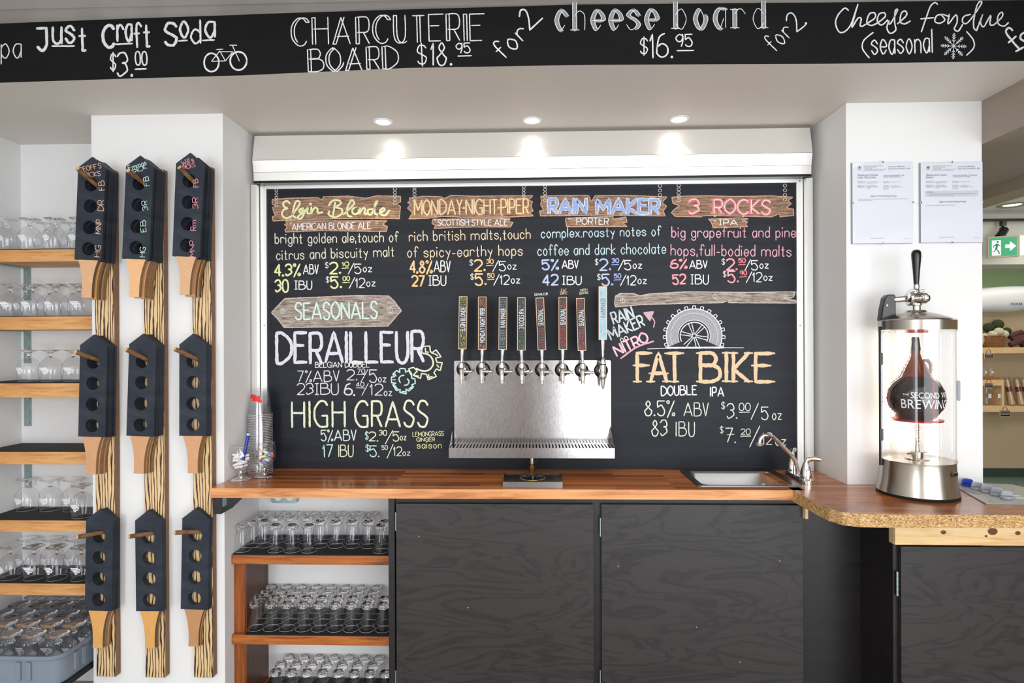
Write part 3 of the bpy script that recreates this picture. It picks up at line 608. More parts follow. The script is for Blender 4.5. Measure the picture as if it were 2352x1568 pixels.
chalk(BS, '8.5%', 1481, 954, 1549, 953, 33, LG, 3.2); chalk(BS, 'ABV', 1571, 955, 1627, 955, 30, LG, 2.6); chalk(BS, '$', 1657, 938, 1665, 938, 14, LG, 1.7); chalk(BS, '3.', 1670, 960, 1693, 960, 33, LG, 2.8); chalk(BS, '00', 1698, 942, 1723, 942, 16, LG, 2.2)
strokes(BS, [[(1698, 946.5), (1722, 946)], [(1725, 963), (1742, 926)]], LG, 2.4, False); chalk(BS, '5', 1749, 963, 1764, 963, 28, LG, 2.6); chalk(BS, 'oz', 1774, 963, 1795, 963, 23, LG, 2.4)
chalk(BS, '83', 1497, 1000, 1532, 1000, 35, LG, 3); chalk(BS, 'IBU', 1553, 1001, 1595, 1001, 32, LG, 2.6, gap=2); chalk(BS, '$', 1654, 994, 1661, 994, 14, LG, 1.7); chalk(BS, '7.', 1667, 1015, 1690, 1015, 32, LG, 2.8); strokes(BS, [[(1670, 998), (1686, 997)]], LG, 2, False)
chalk(BS, '20', 1702, 997, 1723, 997, 12, LG, 2); strokes(BS, [[(1701, 1001.5), (1724, 1001)], [(1722, 1026), (1745, 978)]], LG, 2.6, False); chalk(BS, '12', 1751, 1020, 1773, 1020, 26, LG, 2.4); chalk(BS, 'oz', 1781, 1022, 1805, 1022, 22, LG, 2.4)
chalk(BS, 'DERAILEUR', 1228, 679, 1258, 677, 5, WH, 1.0); chalk(BS, 'FAT', 1289, 669, 1301, 669, 6, (.93, .7, .45), 1.1); chalk(BS, 'BIKE', 1287, 676, 1303, 675, 6, (.93, .7, .45), 1.1)
chalk(BS, 'HIGH', 1333, 669, 1349, 667, 5, GRN, 1.0); chalk(BS, 'GRASS', 1331, 676, 1351, 674, 5, GRN, 1.0)

# ------------------------------------------------------------ lettering on the beam
BM = Surf(beam_fn, beam, (.07, .07, .075))
BW = (.86, .86, .87)
chalk(BM, 'pa', 3, 132, 49, 132, 52, BW, 3)
for s, a, b, y, h, w in [('J', 87, 108, 116, 50, 7.5), ('us', 122, 171, 99, 64, 6.5), ('t', 184, 198, 116, 58, 6.5), ('C', 238, 262, 108, 48, 8), ('ra', 270, 303, 93, 62, 6), ('f', 310, 323, 108, 55, 5.5), ('t', 332, 345, 107, 56, 6), ('S', 380, 406, 103, 49, 7), ('o', 414, 433, 85, 57, 6), ('d', 439, 461, 99, 52, 5), ('a', 472, 494, 84, 58, 6)]:
    chalk(BM, s, a, y, b, y-.5, h, BW, w)
strokes(BM, [[(120, 106), (171, 106)], [(265, 102), (304, 100)], [(411, 94), (430, 93)], [(466, 93), (492, 92)]], BW, 4.2, False)
chalk(BM, '$', 254, 160, 266, 160, 34, BW, 3.6); chalk(BM, '3', 270, 175, 293, 175, 53, BW, 4.2); strokes(BM, [[(303, 173)]], BW, 5); chalk(BM, '00', 312, 149, 338, 148, 29, BW, 3.6); strokes(BM, [[(311, 159), (336, 158)]], BW, 4, False)
strokes(BM, [circ(486, 143.5, 17, 21, 30), circ(548, 140, 19, 21, 30)], BW, 4.4, False, name='chalk_drawing')
strokes(BM, [[(486,141),(505,117),(518,140),(486,141)], [(504,119),(535,119),(518,140)], [(534,105),(550,140)], [(528,104),(544,104)], [(497,114),(512,113)]], BW, 2.2, False, name='chalk_drawing')
chalk(BM, 'CHARCUTERIE', 675, 104, 1110, 92, 61, BW, 2.9, style='double', gap=2.1)
chalk(BM, 'BOARD', 712, 165, 914, 157, 51, BW, 2.9, style='double', gap=1.9)
chalk(BM, '$', 960, 146, 980, 145, 41, BW, 3.2); chalk(BM, '18', 990, 149, 1025, 149, 50, BW, 3.6); strokes(BM, [[(1036, 148)]], BW, 4.4); chalk(BM, '95', 1048, 122, 1080, 121, 22, BW, 3); strokes(BM, [[(1052, 129), (1083, 128)]], BW, 3, False)
chalk(BM, 'for', 1158, 137, 1214, 82, 44, BW, 3.6, gap=1.8); strokes(BM, [[(1193,38),(1196,24),(1207,24),(1214,42),(1217,69)], [(1217, 69), (1246, 42)]], BW, 4)
chalk(BM, 'cheese', 1279, 69, 1508, 67, 74, BW, 1.9, style='shade', gap=2.4); chalk(BM, 'board', 1552, 66, 1754, 64, 74, BW, 1.9, style='shade', gap=2.6)
chalk(BM, '$', 1471, 122, 1487, 122, 33, BW, 3.2); chalk(BM, '16', 1494, 133, 1533, 132, 54, BW, 3.8); strokes(BM, [[(1543, 131)]], BW, 4.4); chalk(BM, '95', 1553, 107, 1590, 106, 27, BW, 3.2); strokes(BM, [[(1555, 116.5), (1593, 116)]], BW, 3.2, False)
chalk(BM, 'for', 1780, 120, 1822, 78, 42, BW, 2.8, gap=1.8); strokes(BM, [[(1806,48),(1808,35),(1818,30),(1828,44),(1830,73)], [(1830, 73), (1845, 62), (1852, 54)]], BW, 3.2); strokes(BM, [[(1851, 54)]], BW, 4)
CR = ((1750, 0), 3.907)
strokes(BM, [[(775,95),(740,75),(680,140),(660,210),(690,285),(740,285),(800,215),(860,40)], [(860,40),(805,245),(860,165),(890,170),(880,230),(905,235)], [(905,235),(960,200),(1015,160),(1010,118),(965,125),(940,200),(980,230),(1040,205)], [(1040,205),(1105,150),(1095,115),(1050,130),(1035,195),(1075,225),(1125,180)],
 [(1125,180),(1150,215),(1215,95),(1195,100),(1190,200),(1200,270),(1150,300),(1120,250),(1140,190)], [(1215,215),(1295,140),(1285,100),(1250,120),(1240,195),(1280,215),(1330,190)],
 [(1575,40),(1550,25),(1510,60),(1470,170),(1430,285)], [(1425,170),(1540,160)], [(1620,130),(1570,140),(1550,190),(1590,210),(1640,180),(1610,130),(1680,150)], [(1680,130),(1670,215),(1740,135),(1750,200),(1725,260),(1760,280),(1800,220)],
 [(1870,130),(1810,150),(1800,200),(1850,200),(1965,40),(1955,15),(1925,60),(1900,180),(1900,250),(1925,275)], [(1925,275),(1980,130),(1960,200),(1990,240),(2050,140),(2045,220),(2080,225)], [(2080,225),(2155,150),(2150,110),(2115,150),(2120,215),(2170,235),(2210,205)]], BW, 3.6, org=CR[0], sc=CR[1])
chalk(BM, 'seasonal', 2002, 124, 2142, 120, 53, BW, 3.4, gap=1.4)
strokes(BM, [[(2005,75),(1984,93),(1981,112),(1996,133)], [(2220,73),(2235,92),(2236,110),(2220,127)]], BW, 3.4)
fl = []
for k in range(8):
    a = R(45*k+2); L = 26; e = (2190+L*cos(a), 106+L*sin(a)); fl.append([(2190, 106), e]); fl.append(circ(2190+(L+1.5)*cos(a), 106+(L+1.5)*sin(a), 1.6, None, 6))
    for r in (10, 16, 21):
        for s_ in (-1, 1): fl.append([(2190+r*cos(a), 106+r*sin(a)), (2190+(r+4)*cos(a)+s_*3.5*sin(a), 106+(r+4)*sin(a)-s_*3.5*cos(a))])
strokes(BM, fl, BW, 1.5, False, name='chalk_drawing')
strokes(BM, [[(2325,70),(2317,64),(2310,74),(2324,94),(2340,112)], [(2316,98),(2333,84)], [(2333,118),(2350,109)], [(2356,73),(2345,80),(2344,90),(2356,96)]], BW, 5)

# ================================================================= SHUTTER HOUSING AND TRACKS
zz = lambda v: PY(1222, v, 2.96).z
xl, xr = PY(579, 360, 2.94).x, PY(1867, 340, 2.94).x
sh = thing('shutter_housing', 'long brushed aluminium roller shutter housing under the soffit above the menu board', 'shutter', ((xl+xr)/2, 2.96, zz(410)))
prof = [(2.968, zz(301)), (2.942, zz(362)), (2.955, zz(388)), (2.957, zz(408)), (3.065, zz(408)), (3.065, zz(301))]
for nm, (a, b) in zip(('upper_panel', 'middle_panel', 'lower_panel'), ((0, 1), (1, 2), (2, 3))):
    (ya, za), (yb, zb) = prof[a], prof[b]; m = MB()
    m.prism([(ya, za-.0008), (yb, zb+.0008), (yb+.1, zb+.0008), (ya+.07, za-.0008)], lambda p, h: (h, p[0], p[1]), xl, xr); obj(nm, m, m_alum, sh, world=True)
box('end_trim', xl, xr, 2.957, 3.004, zz(413), zz(409), m_dkchrome, parent=sh, world=True)
box('top_gap_strip', xl-.005, xr+.01, 2.985, 3.06, zz(301)-.004, ZS, plain('shadow_gap_trim', (.52, .49, .45), .5), parent=sh, world=True)
for a, b in ((579, 593), (1851, 1866)):
    x0, x1 = PY(a, 700, 2.985).x, PY(b, 700, 2.985).x; tr = thing('shutter_track', ('left' if a < 1000 else 'right')+' upright aluminium shutter guide rail beside the menu board', 'shutter rail', ((x0+x1)/2, 2.985, ZC))
    z1 = zz(414); box('rail', x0, x1, 2.975, 3.065, ZC+.001, z1, m_alum2, parent=tr, world=True, bevel=.001)
    g0 = x1 if a < 1000 else x0-.02
    box('channel', g0+.0005, g0+.0185, 3.008, 3.065, ZC+.001, z1, m_dkchrome, parent=tr, world=True)
# downlights
for u, v, w in [(880, 279, 'left'), (1222, 276, 'middle'), (1560, 273, 'right')]:
    p = PZ(u, v, ZS); t = thing('downlight', w+' round white recessed spotlight in the soffit, switched on', 'ceiling light', p)
    m = MB(); m.lathe([(.034, -.004), (.040, -.006), (.046, -.003), (.047, 0)], 32); obj('trim_ring', m, m_white, t, smooth=True)
    m = MB(); m.lathe([(0, -.002), (.034, -.003)], 32); obj('lamp', m, emit('lamp_glow', (1, .93, .82), 6), t)
    l = bpy.data.lights.new('downlight_lamp', 'SPOT'); l.energy = 5; l.color = (1, .80, .55); l.spot_size = R(78); l.spot_blend = .7; l.shadow_soft_size = .025
    o = bpy.data.objects.new('downlight_lamp', l); C.objects.link(o); o.location = (p.x, p.y, p.z-.02); o.rotation_euler = (R(6), 0, 0)

# ================================================================= COUNTERS
cx0 = PZ(487, 1119, ZC).x
SX0, SX1, SY0, SY1 = .745, 1.155, 2.675, 2.965         # sink cut-out
xs = [cx0, XP1+.001, -.11, .12, SX0, SX1, 1.106, XR0-.001]; ysx = [YC, YP-.001, SY0, SY1, YB-.0005]
ysx = [YC, SY0, YP-.001, SY1, YB-.0005]
cells = MB(); V = {}; th = .042
def cell_ok(i, j):
    xm = (xs[i]+xs[i+1])/2; ym = (ysx[j]+ysx[j+1])/2
    if xm < XP1 and ym > YP-.001: return False
    if SX0 < xm < SX1 and SY0 < ym < SY1: return False
    if xm > 1.106 and ym < SY0: return False
    return True
for i in range(len(xs)-1):
    for j in range(len(ysx)-1):
        if not cell_ok(i, j): continue
        a, b, c, d = xs[i], xs[i+1], ysx[j], ysx[j+1]
        cells.k = 0; cells.add([(a, c, ZC), (b, c, ZC), (b, d, ZC), (a, d, ZC)], [(0, 1, 2, 3)]); cells.k = 1
        cells.add([(a, c, ZC-th), (b, c, ZC-th), (b, d, ZC-th), (a, d, ZC-th)], [(3, 2, 1, 0)])
        for di, dj, e in ((-1, 0, ((a, d), (a, c))), (1, 0, ((b, c), (b, d))), (0, -1, ((a, c), (b, c))), (0, 1, ((b, d), (a, d)))):
            ii, jj = i+di, j+dj
            if 0 <= ii < len(xs)-1 and 0 <= jj < len(ysx)-1 and cell_ok(ii, jj): continue
            (p, q), (r, s_) = e; cells.add([(p, q, ZC-th), (r, s_, ZC-th), (r, s_, ZC), (p, q, ZC)], [(0, 1, 2, 3)])
ct = obj('countertop', cells, [m_count, m_edge], label='long butcher block wooden worktop in front of the menu board, with the sink set in', cat='worktop')
# right hand worktop with the rounded corner and raw chipboard edge
pts = [PZ(u, v, ZC) for u, v in [(1827, 1127.5), (1862, 1147), (1903, 1167), (1934, 1176), (1974, 1180), (2020, 1181)]]
poly = [(p.x+.001, p.y) for p in pts]; yf = poly[-1][1]
poly[0] = (1.1075, YC-.001)
poly += [(2.35, yf)]
bk = [PZ(u, v, ZC) for u, v in [(2352, 1123.5), (2335, 1118.5), (2310, 1113.6), (2290, 1111)]]
poly += [(2.40, yf+.06), (2.36, 2.38)]+[(p.x, p.y) for p in bk[::1]]+[(XR1+.001, YP+.02), (XR1+.001, YP-.002), (XR0, YP-.002), (1.1075, YP-.002)]
poly = [p for p in poly]
poly[-1] = (1.393, 2.674); poly.append((1.1075, 2.674)); poly.insert(-2, (1.393, YP-.002)); 
seen = []
for p in poly:
    if p not in seen: seen.append(p)
poly = [p for p in seen if p != (XR0, YP-.002)]
rc = MB(); nP = len(poly)
rc.add([(x, y, ZC) for x, y in poly], [tuple(range(nP))]); rc.k = 1; rc.add([(x, y, ZC-.048) for x, y in poly], [tuple(range(nP))[::-1]])
rc.add([(x, y, ZC-.048) for x, y in poly]+[(x, y, ZC) for x, y in poly], [(i, (i+1) % nP, nP+(i+1) % nP, nP+i) for i in range(nP)])
obj('countertop', rc, [m_count, m_chip], label='right-hand worktop with rounded corner and raw chipboard edge under the growler filler', cat='worktop')

# sink
sk = thing('bar_sink', 'small rectangular stainless steel sink set into the wooden worktop', 'sink', ((SX0+SX1)/2, (SY0+SY1)/2, ZC))
def rrect(x0, x1, y0, y1, r, n=5):
    o = []
    for cx, cy_, a in ((x1-r, y1-r, 0), (x0+r, y1-r, 90), (x0+r, y0+r, 180), (x1-r, y0+r, 270)):
        for i in range(n+1): t = R(a+90*i/n); o.append((cx+r*cos(t), cy_+r*sin(t)))
    return o
def loft(mb, loops, cap=True):
    n = len(loops[0]); v = [p for L in loops for p in L]; f = [(j*n+i, j*n+(i+1) % n, (j+1)*n+(i+1) % n, (j+1)*n+i) for j in range(len(loops)-1) for i in range(n)]
    if cap: f.append(tuple((len(loops)-1)*n+i for i in range(n)))
    return mb.add(v, f)
def rl(x0, x1, y0, y1, r, z): return [(x, y, z) for x, y in rrect(x0, x1, y0, y1, r)]
sx0, sx1, sy0, sy1 = .722, 1.18, 2.655, 2.992
m = MB(); loft(m, [rl(sx0, sx1, sy0, sy1, .02, ZC+.0005), rl(sx0+.003, sx1-.003, sy0+.003, sy1-.003, .02, ZC+.006), rl(sx0+.012, sx1-.012, sy0+.012, sy1-.012, .02, ZC+.005), rl(SX0+.006, SX1-.006, SY0+.006, SY1-.006, .035, ZC+.0035), rl(SX0+.012, SX1-.012, SY0+.012, SY1-.012, .035, ZC-.005)], False)
obj('rim', m, m_sink, sk, world=True, smooth=True)
m = MB(); loft(m, [rl(SX0+.012, SX1-.012, SY0+.012, SY1-.012, .035, ZC-.005), rl(SX0+.022, SX1-.022, SY0+.022, SY1-.022, .04, ZC-.12), rl(SX0+.04, SX1-.04, SY0+.04, SY1-.04, .04, ZC-.14), rl(SX0+.15, SX1-.15, SY0+.12, SY1-.12, .02, ZC-.144)])
obj('basin', m, m_sink, sk, world=True, smooth=True)
m = MB(); m.lathe([(0, .001), (.02, .001), (.024, .003), (.03, .001)], 20, Matrix.Translation(((SX0+SX1)/2, (SY0+SY1)/2, ZC-.1445))); obj('drain', m, m_chrome, sk, world=True, smooth=True)
# faucet
fb = PZ(1838, 1110, ZC); ff = thing('sink_faucet', 'chrome two-handle faucet with a long bent spout behind the sink', 'faucet', (fb.x, fb.y, ZC), 0)
bx = PZ(1858, 1108, ZC); bx2 = PZ(1805, 1088, ZC)
d_ = Vector((bx.x-bx2.x, bx.y-bx2.y, 0)); mid = (bx+bx2)/2
X0 = 1.222; m = MB(); loft(m, [rl(X0-.03, X0+.03, 2.70, 2.91, .028, ZC+.0005), rl(X0-.03, X0+.03, 2.70, 2.91, .028, ZC+.018), rl(X0-.024, X0+.024, 2.706, 2.904, .023, ZC+.024)]); obj('base_plate', m, m_chrome, ff, world=True, smooth=True)
for y, s_ in ((2.735, 1), (2.875, -1)):
    m = MB(); m.lathe([(.025, .02), (.026, .035), (.023, .055), (.017, .075), (.012, .09), (0, .094)], 20, Matrix.Translation((X0, y, ZC))); obj('valve', m, m_chrome, ff, world=True, smooth=True)
    m = MB()
    if s_ > 0: m.tube([(X0, y, ZC+.085), (X0+.005, y, ZC+.104), (X0+.03, y-.01, ZC+.112), (X0+.055, y-.015, ZC+.108)], [.012, .013, .011, .010], 12)
    else: m.tube([(X0, y, ZC+.085), (X0-.005, y, ZC+.106), (X0+.01, y+.02, ZC+.118), (X0+.03, y+.05, ZC+.116)], [.012, .013, .011, .010], 12)
    obj('handle', m, m_chrome, ff, world=True, smooth=True)
m = MB(); sp = [PY(u, v, y) for u, v, y in [(1832, 1092, 2.805), (1831, 1075, 2.805), (1826, 1056, 2.805), (1815, 1042, 2.80), (1785, 1012, 2.79), (1775, 1003, 2.785), (1765, 999, 2.78), (1753, 1000, 2.775), (1746, 1008, 2.775), (1744, 1018, 2.775)]]
m.tube([tuple(p) for p in sp], .0092, 14); obj('spout', m, m_chrome, ff, world=True, smooth=True)
m = MB(); q = sp[-1]; m.cyl(q+Vector((0, 0, .002)), q+Vector((0, 0, -.010)), .016, .014); obj('spout_nozzle', m, plain('worn_nozzle', (.75, .72, .65), .35, .7), ff, world=True, smooth=True)

# ================================================================= TAPS
tp = thing('drip_tray', 'wall-mounted stainless steel splash plate with slotted drip tray under the eight taps', 'drip tray', (0, 3.0, .99))
a, b = PY(1043, 826, 3.012), PY(1403, 829, 3.012); zb = PY(1222, 1020, 3.0).z
TX0, TX1, TZ1 = a.x, b.x, (a.z+b.z)/2
m = MB(); pr = rrect(TX0, TX1, zb-.04, TZ1, .008); m.prism(pr, lambda p, h: (p[0], h, p[1]), 3.011, 3.016); obj('splash_plate', m, m_steel, tp, world=True)
fy = 2.865; zt_ = PY(1222, 1029, fy).z; zbot = PY(1222, 1052, fy).z; fx0, fx1 = PY(1031, 1040, fy).x, PY(1412, 1040, fy).x
TXa, TXb = fx0, fx1
m = MB(); m.box(TXa, TXb, fy, fy+.002, zbot, zt_+.001).box(TXa, TXb, fy+.002, 3.01, zbot, zbot+.002).box(TXa, TXa+.002, fy+.002, 3.01, zbot, zt_).box(TXb-.002, TXb, fy+.002, 3.01, zbot, zt_); obj('tray', m, m_steel, tp, world=True)
for s_, X in ((1, TXa), (-1, TXb-.002)):
    m = MB(); m.prism([(3.01, zt_), (fy, zt_), (3.01, zt_+.085)], lambda p, h: (h, p[0], p[1]), X, X+.002); obj('side_gusset', m, m_steel, tp, world=True)
ns = 48; m = MB(); pitch = (TXb-TXa-.02)/ns
ya, yb = fy+.003, 3.009; zg_ = zt_-.004
m.box(TXa+.003, TXb-.003, ya, fy+.018, zg_, zg_+.002).box(TXa+.003, TXb-.003, 2.99, yb, zg_, zg_+.002)
obj('grate_rim', m, m_steel, tp, world=True)
for i in range(ns+1):
    x = TXa+.01+i*pitch; m = MB(); m.box(x-pitch*.3, x+pitch*.3, fy+.018, 2.99, zg_, zg_+.002); obj('slat', m, m_steel, tp, world=True)
box('tray_floor', TXa+.004, TXb-.004, fy+.004, 3.008, zbot+.003, zbot+.005, m_dkchrome, parent=tp, world=True)
q = PZ(1224, 1070, ZC); m = MB(); dx = PY(1222, 1060, 2.9).x; m.cyl((dx, 2.9, zbot), (dx, 2.9, ZC+.045), .011); obj('drain_pipe', m, m_steelv, tp, world=True, smooth=True)
m = MB(); m.lathe([(0, 0), (.016, 0), (.016, .03), (.012, .034), (0, .034)], 6, Matrix.Translation((dx, 2.9, ZC+.016))); obj('hex_nut', m, m_brass, tp, world=True); m = MB(); m.cyl((dx, 2.9, ZC+.0005), (dx, 2.9, ZC+.018), .010); obj('drain_pipe', m, m_brass, tp, world=True, smooth=True)
TXTS = [('ELGIN BLONDE', (.75, .80, .28)), ('MONDAY NIGHT PIPER', (.90, .50, .18)), ('RAIN MAKER', (.58, .78, .88)), ('3 ROCKS IPA', (.38, .58, .32)), ('SEASONAL', (.85, .22, .15)), ('SEASONAL', (.88, .18, .18)), ('SEASONAL', (.82, .25, .22)), ('RAINMAKER', (.60, .80, .90))]
NM = ['yellow-patterned', 'orange-patterned', 'blue-patterned', 'green-patterned']
ffx = [285, 520, 755, 990, 1225, 1465, 1700, 1935]; ffy = [1085, 1085, 1087, 1090, 1092, 1092, 1095, 1100]
htx = [282, 510, 760, 980, 1200, 1477, 1688, 1958]; hbx = [270, 510, 755, 980, 1227, 1478, 1708, 1958]; hty = [210, 213, 218, 222, 225, 218, 230, 90]; hby = [845, 850, 852, 860, 857, 852, 865, 733]
cr = lambda x, y: (1010+x/5.2256, 640+y/5.2256)
LB = ['yellow-green tap handle reading ELGIN BLONDE, first beer tap from the left', 'orange tap handle reading MONDAY NIGHT PIPER, second beer tap', 'blue tap handle reading RAIN MAKER, third beer tap, dark front', 'green tap handle reading 3 ROCKS IPA, fourth beer tap', 'leaning red SEASONAL tap handle under the chalk word DERAILEUR, fifth beer tap', 'upright red SEASONAL tap handle with pale lower half, sixth beer tap', 'leaning red SEASONAL tap handle under the chalk words HIGH GRASS, seventh beer tap', 'tall stout tap with pale blue raised handle, rightmost of the beer taps']
for i in range(8):
    p = PY(*cr(ffx[i], ffy[i]), 3.0105); t = thing('beer_tap', LB[i], 'beer tap', p, 0)
    Rx = Matrix.Rotation(R(90), 4, 'X')
    m = MB(); m.lathe([(.034, 0), (.035, .003), (.032, .007), (.027, .009), (.026, .005), (.022, .006), (.021, .010), (.016, .011), (.014, .016), (0, .016)], 32, Rx); obj('flange', m, m_black, t, smooth=True)
    m = MB(); m.lathe([(.012, .012), (.012, .03), (.016, .032), (.016, .042), (.011, .044), (.011, .075), (0, .075)], 20, Rx); obj('shank', m, m_chrome, t, smooth=True)
    yv = -.082
    if i < 7:
        m = MB(); T = Matrix.Translation((0, yv, 0)); m.lathe([(0, .038), (.008, .038), (.012, .034), (.012, .028), (.0165, .027), (.0165, .012), (.013, .008), (.0125, -.006), (.0105, -.02), (.0085, -.058), (.0095, -.060), (.0095, -.062), (.0065, -.062), (.006, -.04)], 24, T); obj('faucet_body', m, m_chrome, t, smooth=True)
        m = MB(); m.lathe([(0, 0), (.0085, 0), (.0085, .012), (.011, .013), (.011, .026), (.006, .028), (.005, .036), (.0075, .037), (.0075, .043), (0, .044)], 16, Matrix.Translation((.008, yv, -.008)) @ Matrix.Rotation(R(90), 4, 'Y')); obj('flow_lever', m, m_chrome, t, smooth=True)
        top0 = .036
    else:
        m = MB(); T = Matrix.Translation((0, yv, 0)); m.lathe([(0, .075), (.004, .075), (.004, .068), (.006, .066), (.012, .058), (.0135, .045), (.0135, .036)], 24, T); obj('faucet_cap', m, m_chrome, t, smooth=True)
        m = MB(); m.lathe([(.0165, .036), (.0165, .030)], 24, T); m.lathe([(0, .036), (.0165, .036)], 24, T); obj('collar_ring', m, m_black, t, smooth=True)
        m = MB(); m.lathe([(.0155, .030), (.0155, -.012), (.0175, -.018), (.0175, -.028), (.012, -.036), (.0115, -.042), (.0075, -.072), (.005, -.084), (.0, -.086)], 24, T); obj('stout_spout', m, m_chrome, t, smooth=True)
        top0 = .072
    # handle: pixel ends on the plane of the tap body
    yp = 3.0105+yv; A = PY(*cr(hbx[i], hby[i]), yp-.014); B = PY(*cr(htx[i], hty[i]), yp-.014); A.y += .014; B.y += .014
    ax = (B-A); L = ax.length; ax.normalize(); side = Vector((0, -1, 0)).cross(ax)*-1; side = ax.cross(Vector((0, -1, 0)))*-1
    side = Vector((ax.z, 0, -ax.x))
    fr_ = Vector((0, -1, 0))
    T = Matrix(((side.x, ax.x, fr_.x, A.x-p.x), (side.y, ax.y, fr_.y, A.y-p.y), (side.z, ax.z, fr_.z, A.z-p.z), (0, 0, 0, 1)))
    hw_, hd = .0205, .014
    m = MB(); m.box(-hw_, hw_, 0, L, -hd, hd, T); hnd = obj('tap_handle', m, m_copside, t, bevel=.0008)
    m = MB(); m.box(-hw_+.0006, hw_-.0006, .0006, L-.0006, hd, hd+.0006, T); obj('label_border', m, m_copper, hnd)
    base = m_tape if i != 7 else plain('pale_blue_label', (.66, .78, .84), .3)
    m = MB(); m.box(-hw_+.0032, hw_-.0032, .0035, L-.0035, hd+.0006, hd+.0012, T); obj('label_panel', m, base, hnd)
    s, colr = TXTS[i]; T2 = T @ Matrix.Translation((hw_-.0075, L*[.34, .13, .42, .41, .47, .47, .47, .42][i], hd+.0016)) @ Matrix.Rotation(R(90), 4, 'Z')
    wl = L*[.45, .66, .37, .37, .31, .31, .31, .36][i]
    m = MB(); ptext(m, s, T2, wl, hw_*2-.016); obj('lettering', m, m_frost if i != 7 else plain('dark_blue_ink', (.20, .30, .40), .5), hnd)
    m = MB(); rnd = random.Random(i); c0 = T
    def pat(y0, y1):
        y = y0
        while y < y1-.004:
            h_ = rnd.choice((.003, .005, .008)); kk = rnd.choice((2, 3, 4, 5)); ww = (2*hw_-.012)/kk
            for j in range(kk):
                x = -hw_+.006+ww*(j+.5); g = rnd.random()
                if g < .45: m.box(x-ww*.26, x+ww*.26, y, min(y1, y+h_*.38), hd+.0012, hd+.0017, T)
                elif g < .8: m.lathe([(ww*.18, 0), (ww*.30, 0)], 10, T @ Matrix.Translation((x, y+h_*.4, hd+.0015)))
                else: m.box(x-ww*.08, x+ww*.08, y, min(y1, y+h_*.8), hd+.0012, hd+.0017, T)
            y += h_+.0022
    t0 = [.34, .13, .42, .41, .47, .47, .47, .42][i]; t1 = t0+[.45, .66, .37, .37, .31, .31, .31, .36][i]
    pat(.008, L*t0-.004); pat(L*t1+.004, L-.007)
    obj('printed_pattern', m, plain('label_colour', colr if i != 7 else (.38, .60, .70), .4), hnd)
    m = MB(); a_ = Vector((0, yv, top0)); b_ = A-p; m.tube([tuple(a_), tuple(a_.lerp(b_, .35)), tuple(b_.lerp(a_, .45)), tuple(b_)], [.0065, .0075, .0095, .0115], 18); obj('ferrule', m, m_chrome, t, smooth=True)
# glass rinser on the counter
rp0, rp1 = PZ(1155, 1121, ZC), PZ(1292, 1121, ZC)
rx0, rx1, ry0, ry1 = rp0.x, rp1.x, rp0.y, 2.79
gr = thing('glass_rinser', 'small steel glass rinser tray with a black star nozzle on the worktop below the taps', 'glass rinser', ((rx0+rx1)/2, (ry0+ry1)/2, ZC)); hz = .028
m = MB(); m.box(rx0, rx1, ry0, ry0+.002, ZC+.0005, ZC+hz).box(rx0, rx1, ry1-.002, ry1, ZC+.0005, ZC+hz).box(rx0, rx0+.002, ry0+.002, ry1-.002, ZC+.0005, ZC+hz).box(rx1-.002, rx1, ry0+.002, ry1-.002, ZC+.0005, ZC+hz).box(rx0+.002, rx1-.002, ry0+.002, ry1-.002, ZC+.0005, ZC+.003); obj('tray', m, m_steel, gr, world=True)
m = MB(); z = ZC+hz-.004
for k in range(-20, 22):
    for s_ in (-1, 1):
        x = rx0+(k+.5)*.0135; p0 = [x, ry0+.003]; p1 = [x+s_*(ry1-ry0-.006)*.9, ry1-.003]
        # clip to tray
        def cl(p, q):
            (x0_, y0_), (x1_, y1_) = p, q; lo, hi = rx0+.003, rx1-.003
            if (x0_ < lo and x1_ < lo) or (x0_ > hi and x1_ > hi): return None
            def at(X): return y0_+(y1_-y0_)*(X-x0_)/(x1_-x0_)
            o = []
            for (a_, b_) in ((x0_, y0_), (x1_, y1_)):
                if a_ < lo: o.append((lo, at(lo)))
                elif a_ > hi: o.append((hi, at(hi)))
                else: o.append((a_, b_))
            return o
        c = cl(p0, p1)
        if c and math.dist(c[0], c[1]) > .004:
            A = Vector((*c[0], z)); B = Vector((*c[1], z)); d = (B-A).normalized(); nrm = Vector((-d.y, d.x, 0))*.0011
            m.add([A-nrm, A+nrm, B+nrm, B-nrm, A-nrm+Vector((0, 0, .0015)), A+nrm+Vector((0, 0, .0015)), B+nrm+Vector((0, 0, .0015)), B-nrm+Vector((0, 0, .0015))], [(0, 1, 2, 3), (7, 6, 5, 4), (0, 4, 5, 1), (2, 6, 7, 3), (1, 5, 6, 2), (0, 3, 7, 4)])
obj('mesh_grille', m, m_steel, gr, world=True, kind='stuff')
m = MB(); cxr, cyr = (rx0+rx1)/2, (ry0+ry1)/2
m.tube([(cxr+.055*cos(2*pi*i/32), cyr+.055*sin(2*pi*i/32), ZC+hz-.001) for i in range(32)], .002, 8, True); obj('nozzle_ring', m, m_brass, gr, world=True, smooth=True)
for k in range(7):
    a_ = 2*pi*k/7+.25; m = MB(); m.tube([(cxr, cyr, ZC+hz+.006), (cxr+.025*cos(a_), cyr+.025*sin(a_), ZC+hz+.004), (cxr+.052*cos(a_), cyr+.052*sin(a_), ZC+hz+.002)], [.005, .004, .0028], 8); obj('nozzle_arm', m, m_black, gr, world=True, smooth=True)
m = MB(); m.lathe([(.012, -.008), (.010, .006), (.004, .012), (0, .012)], 16, Matrix.Translation((cxr, cyr, ZC+hz))); obj('nozzle_hub', m, m_black, gr, world=True, smooth=True)

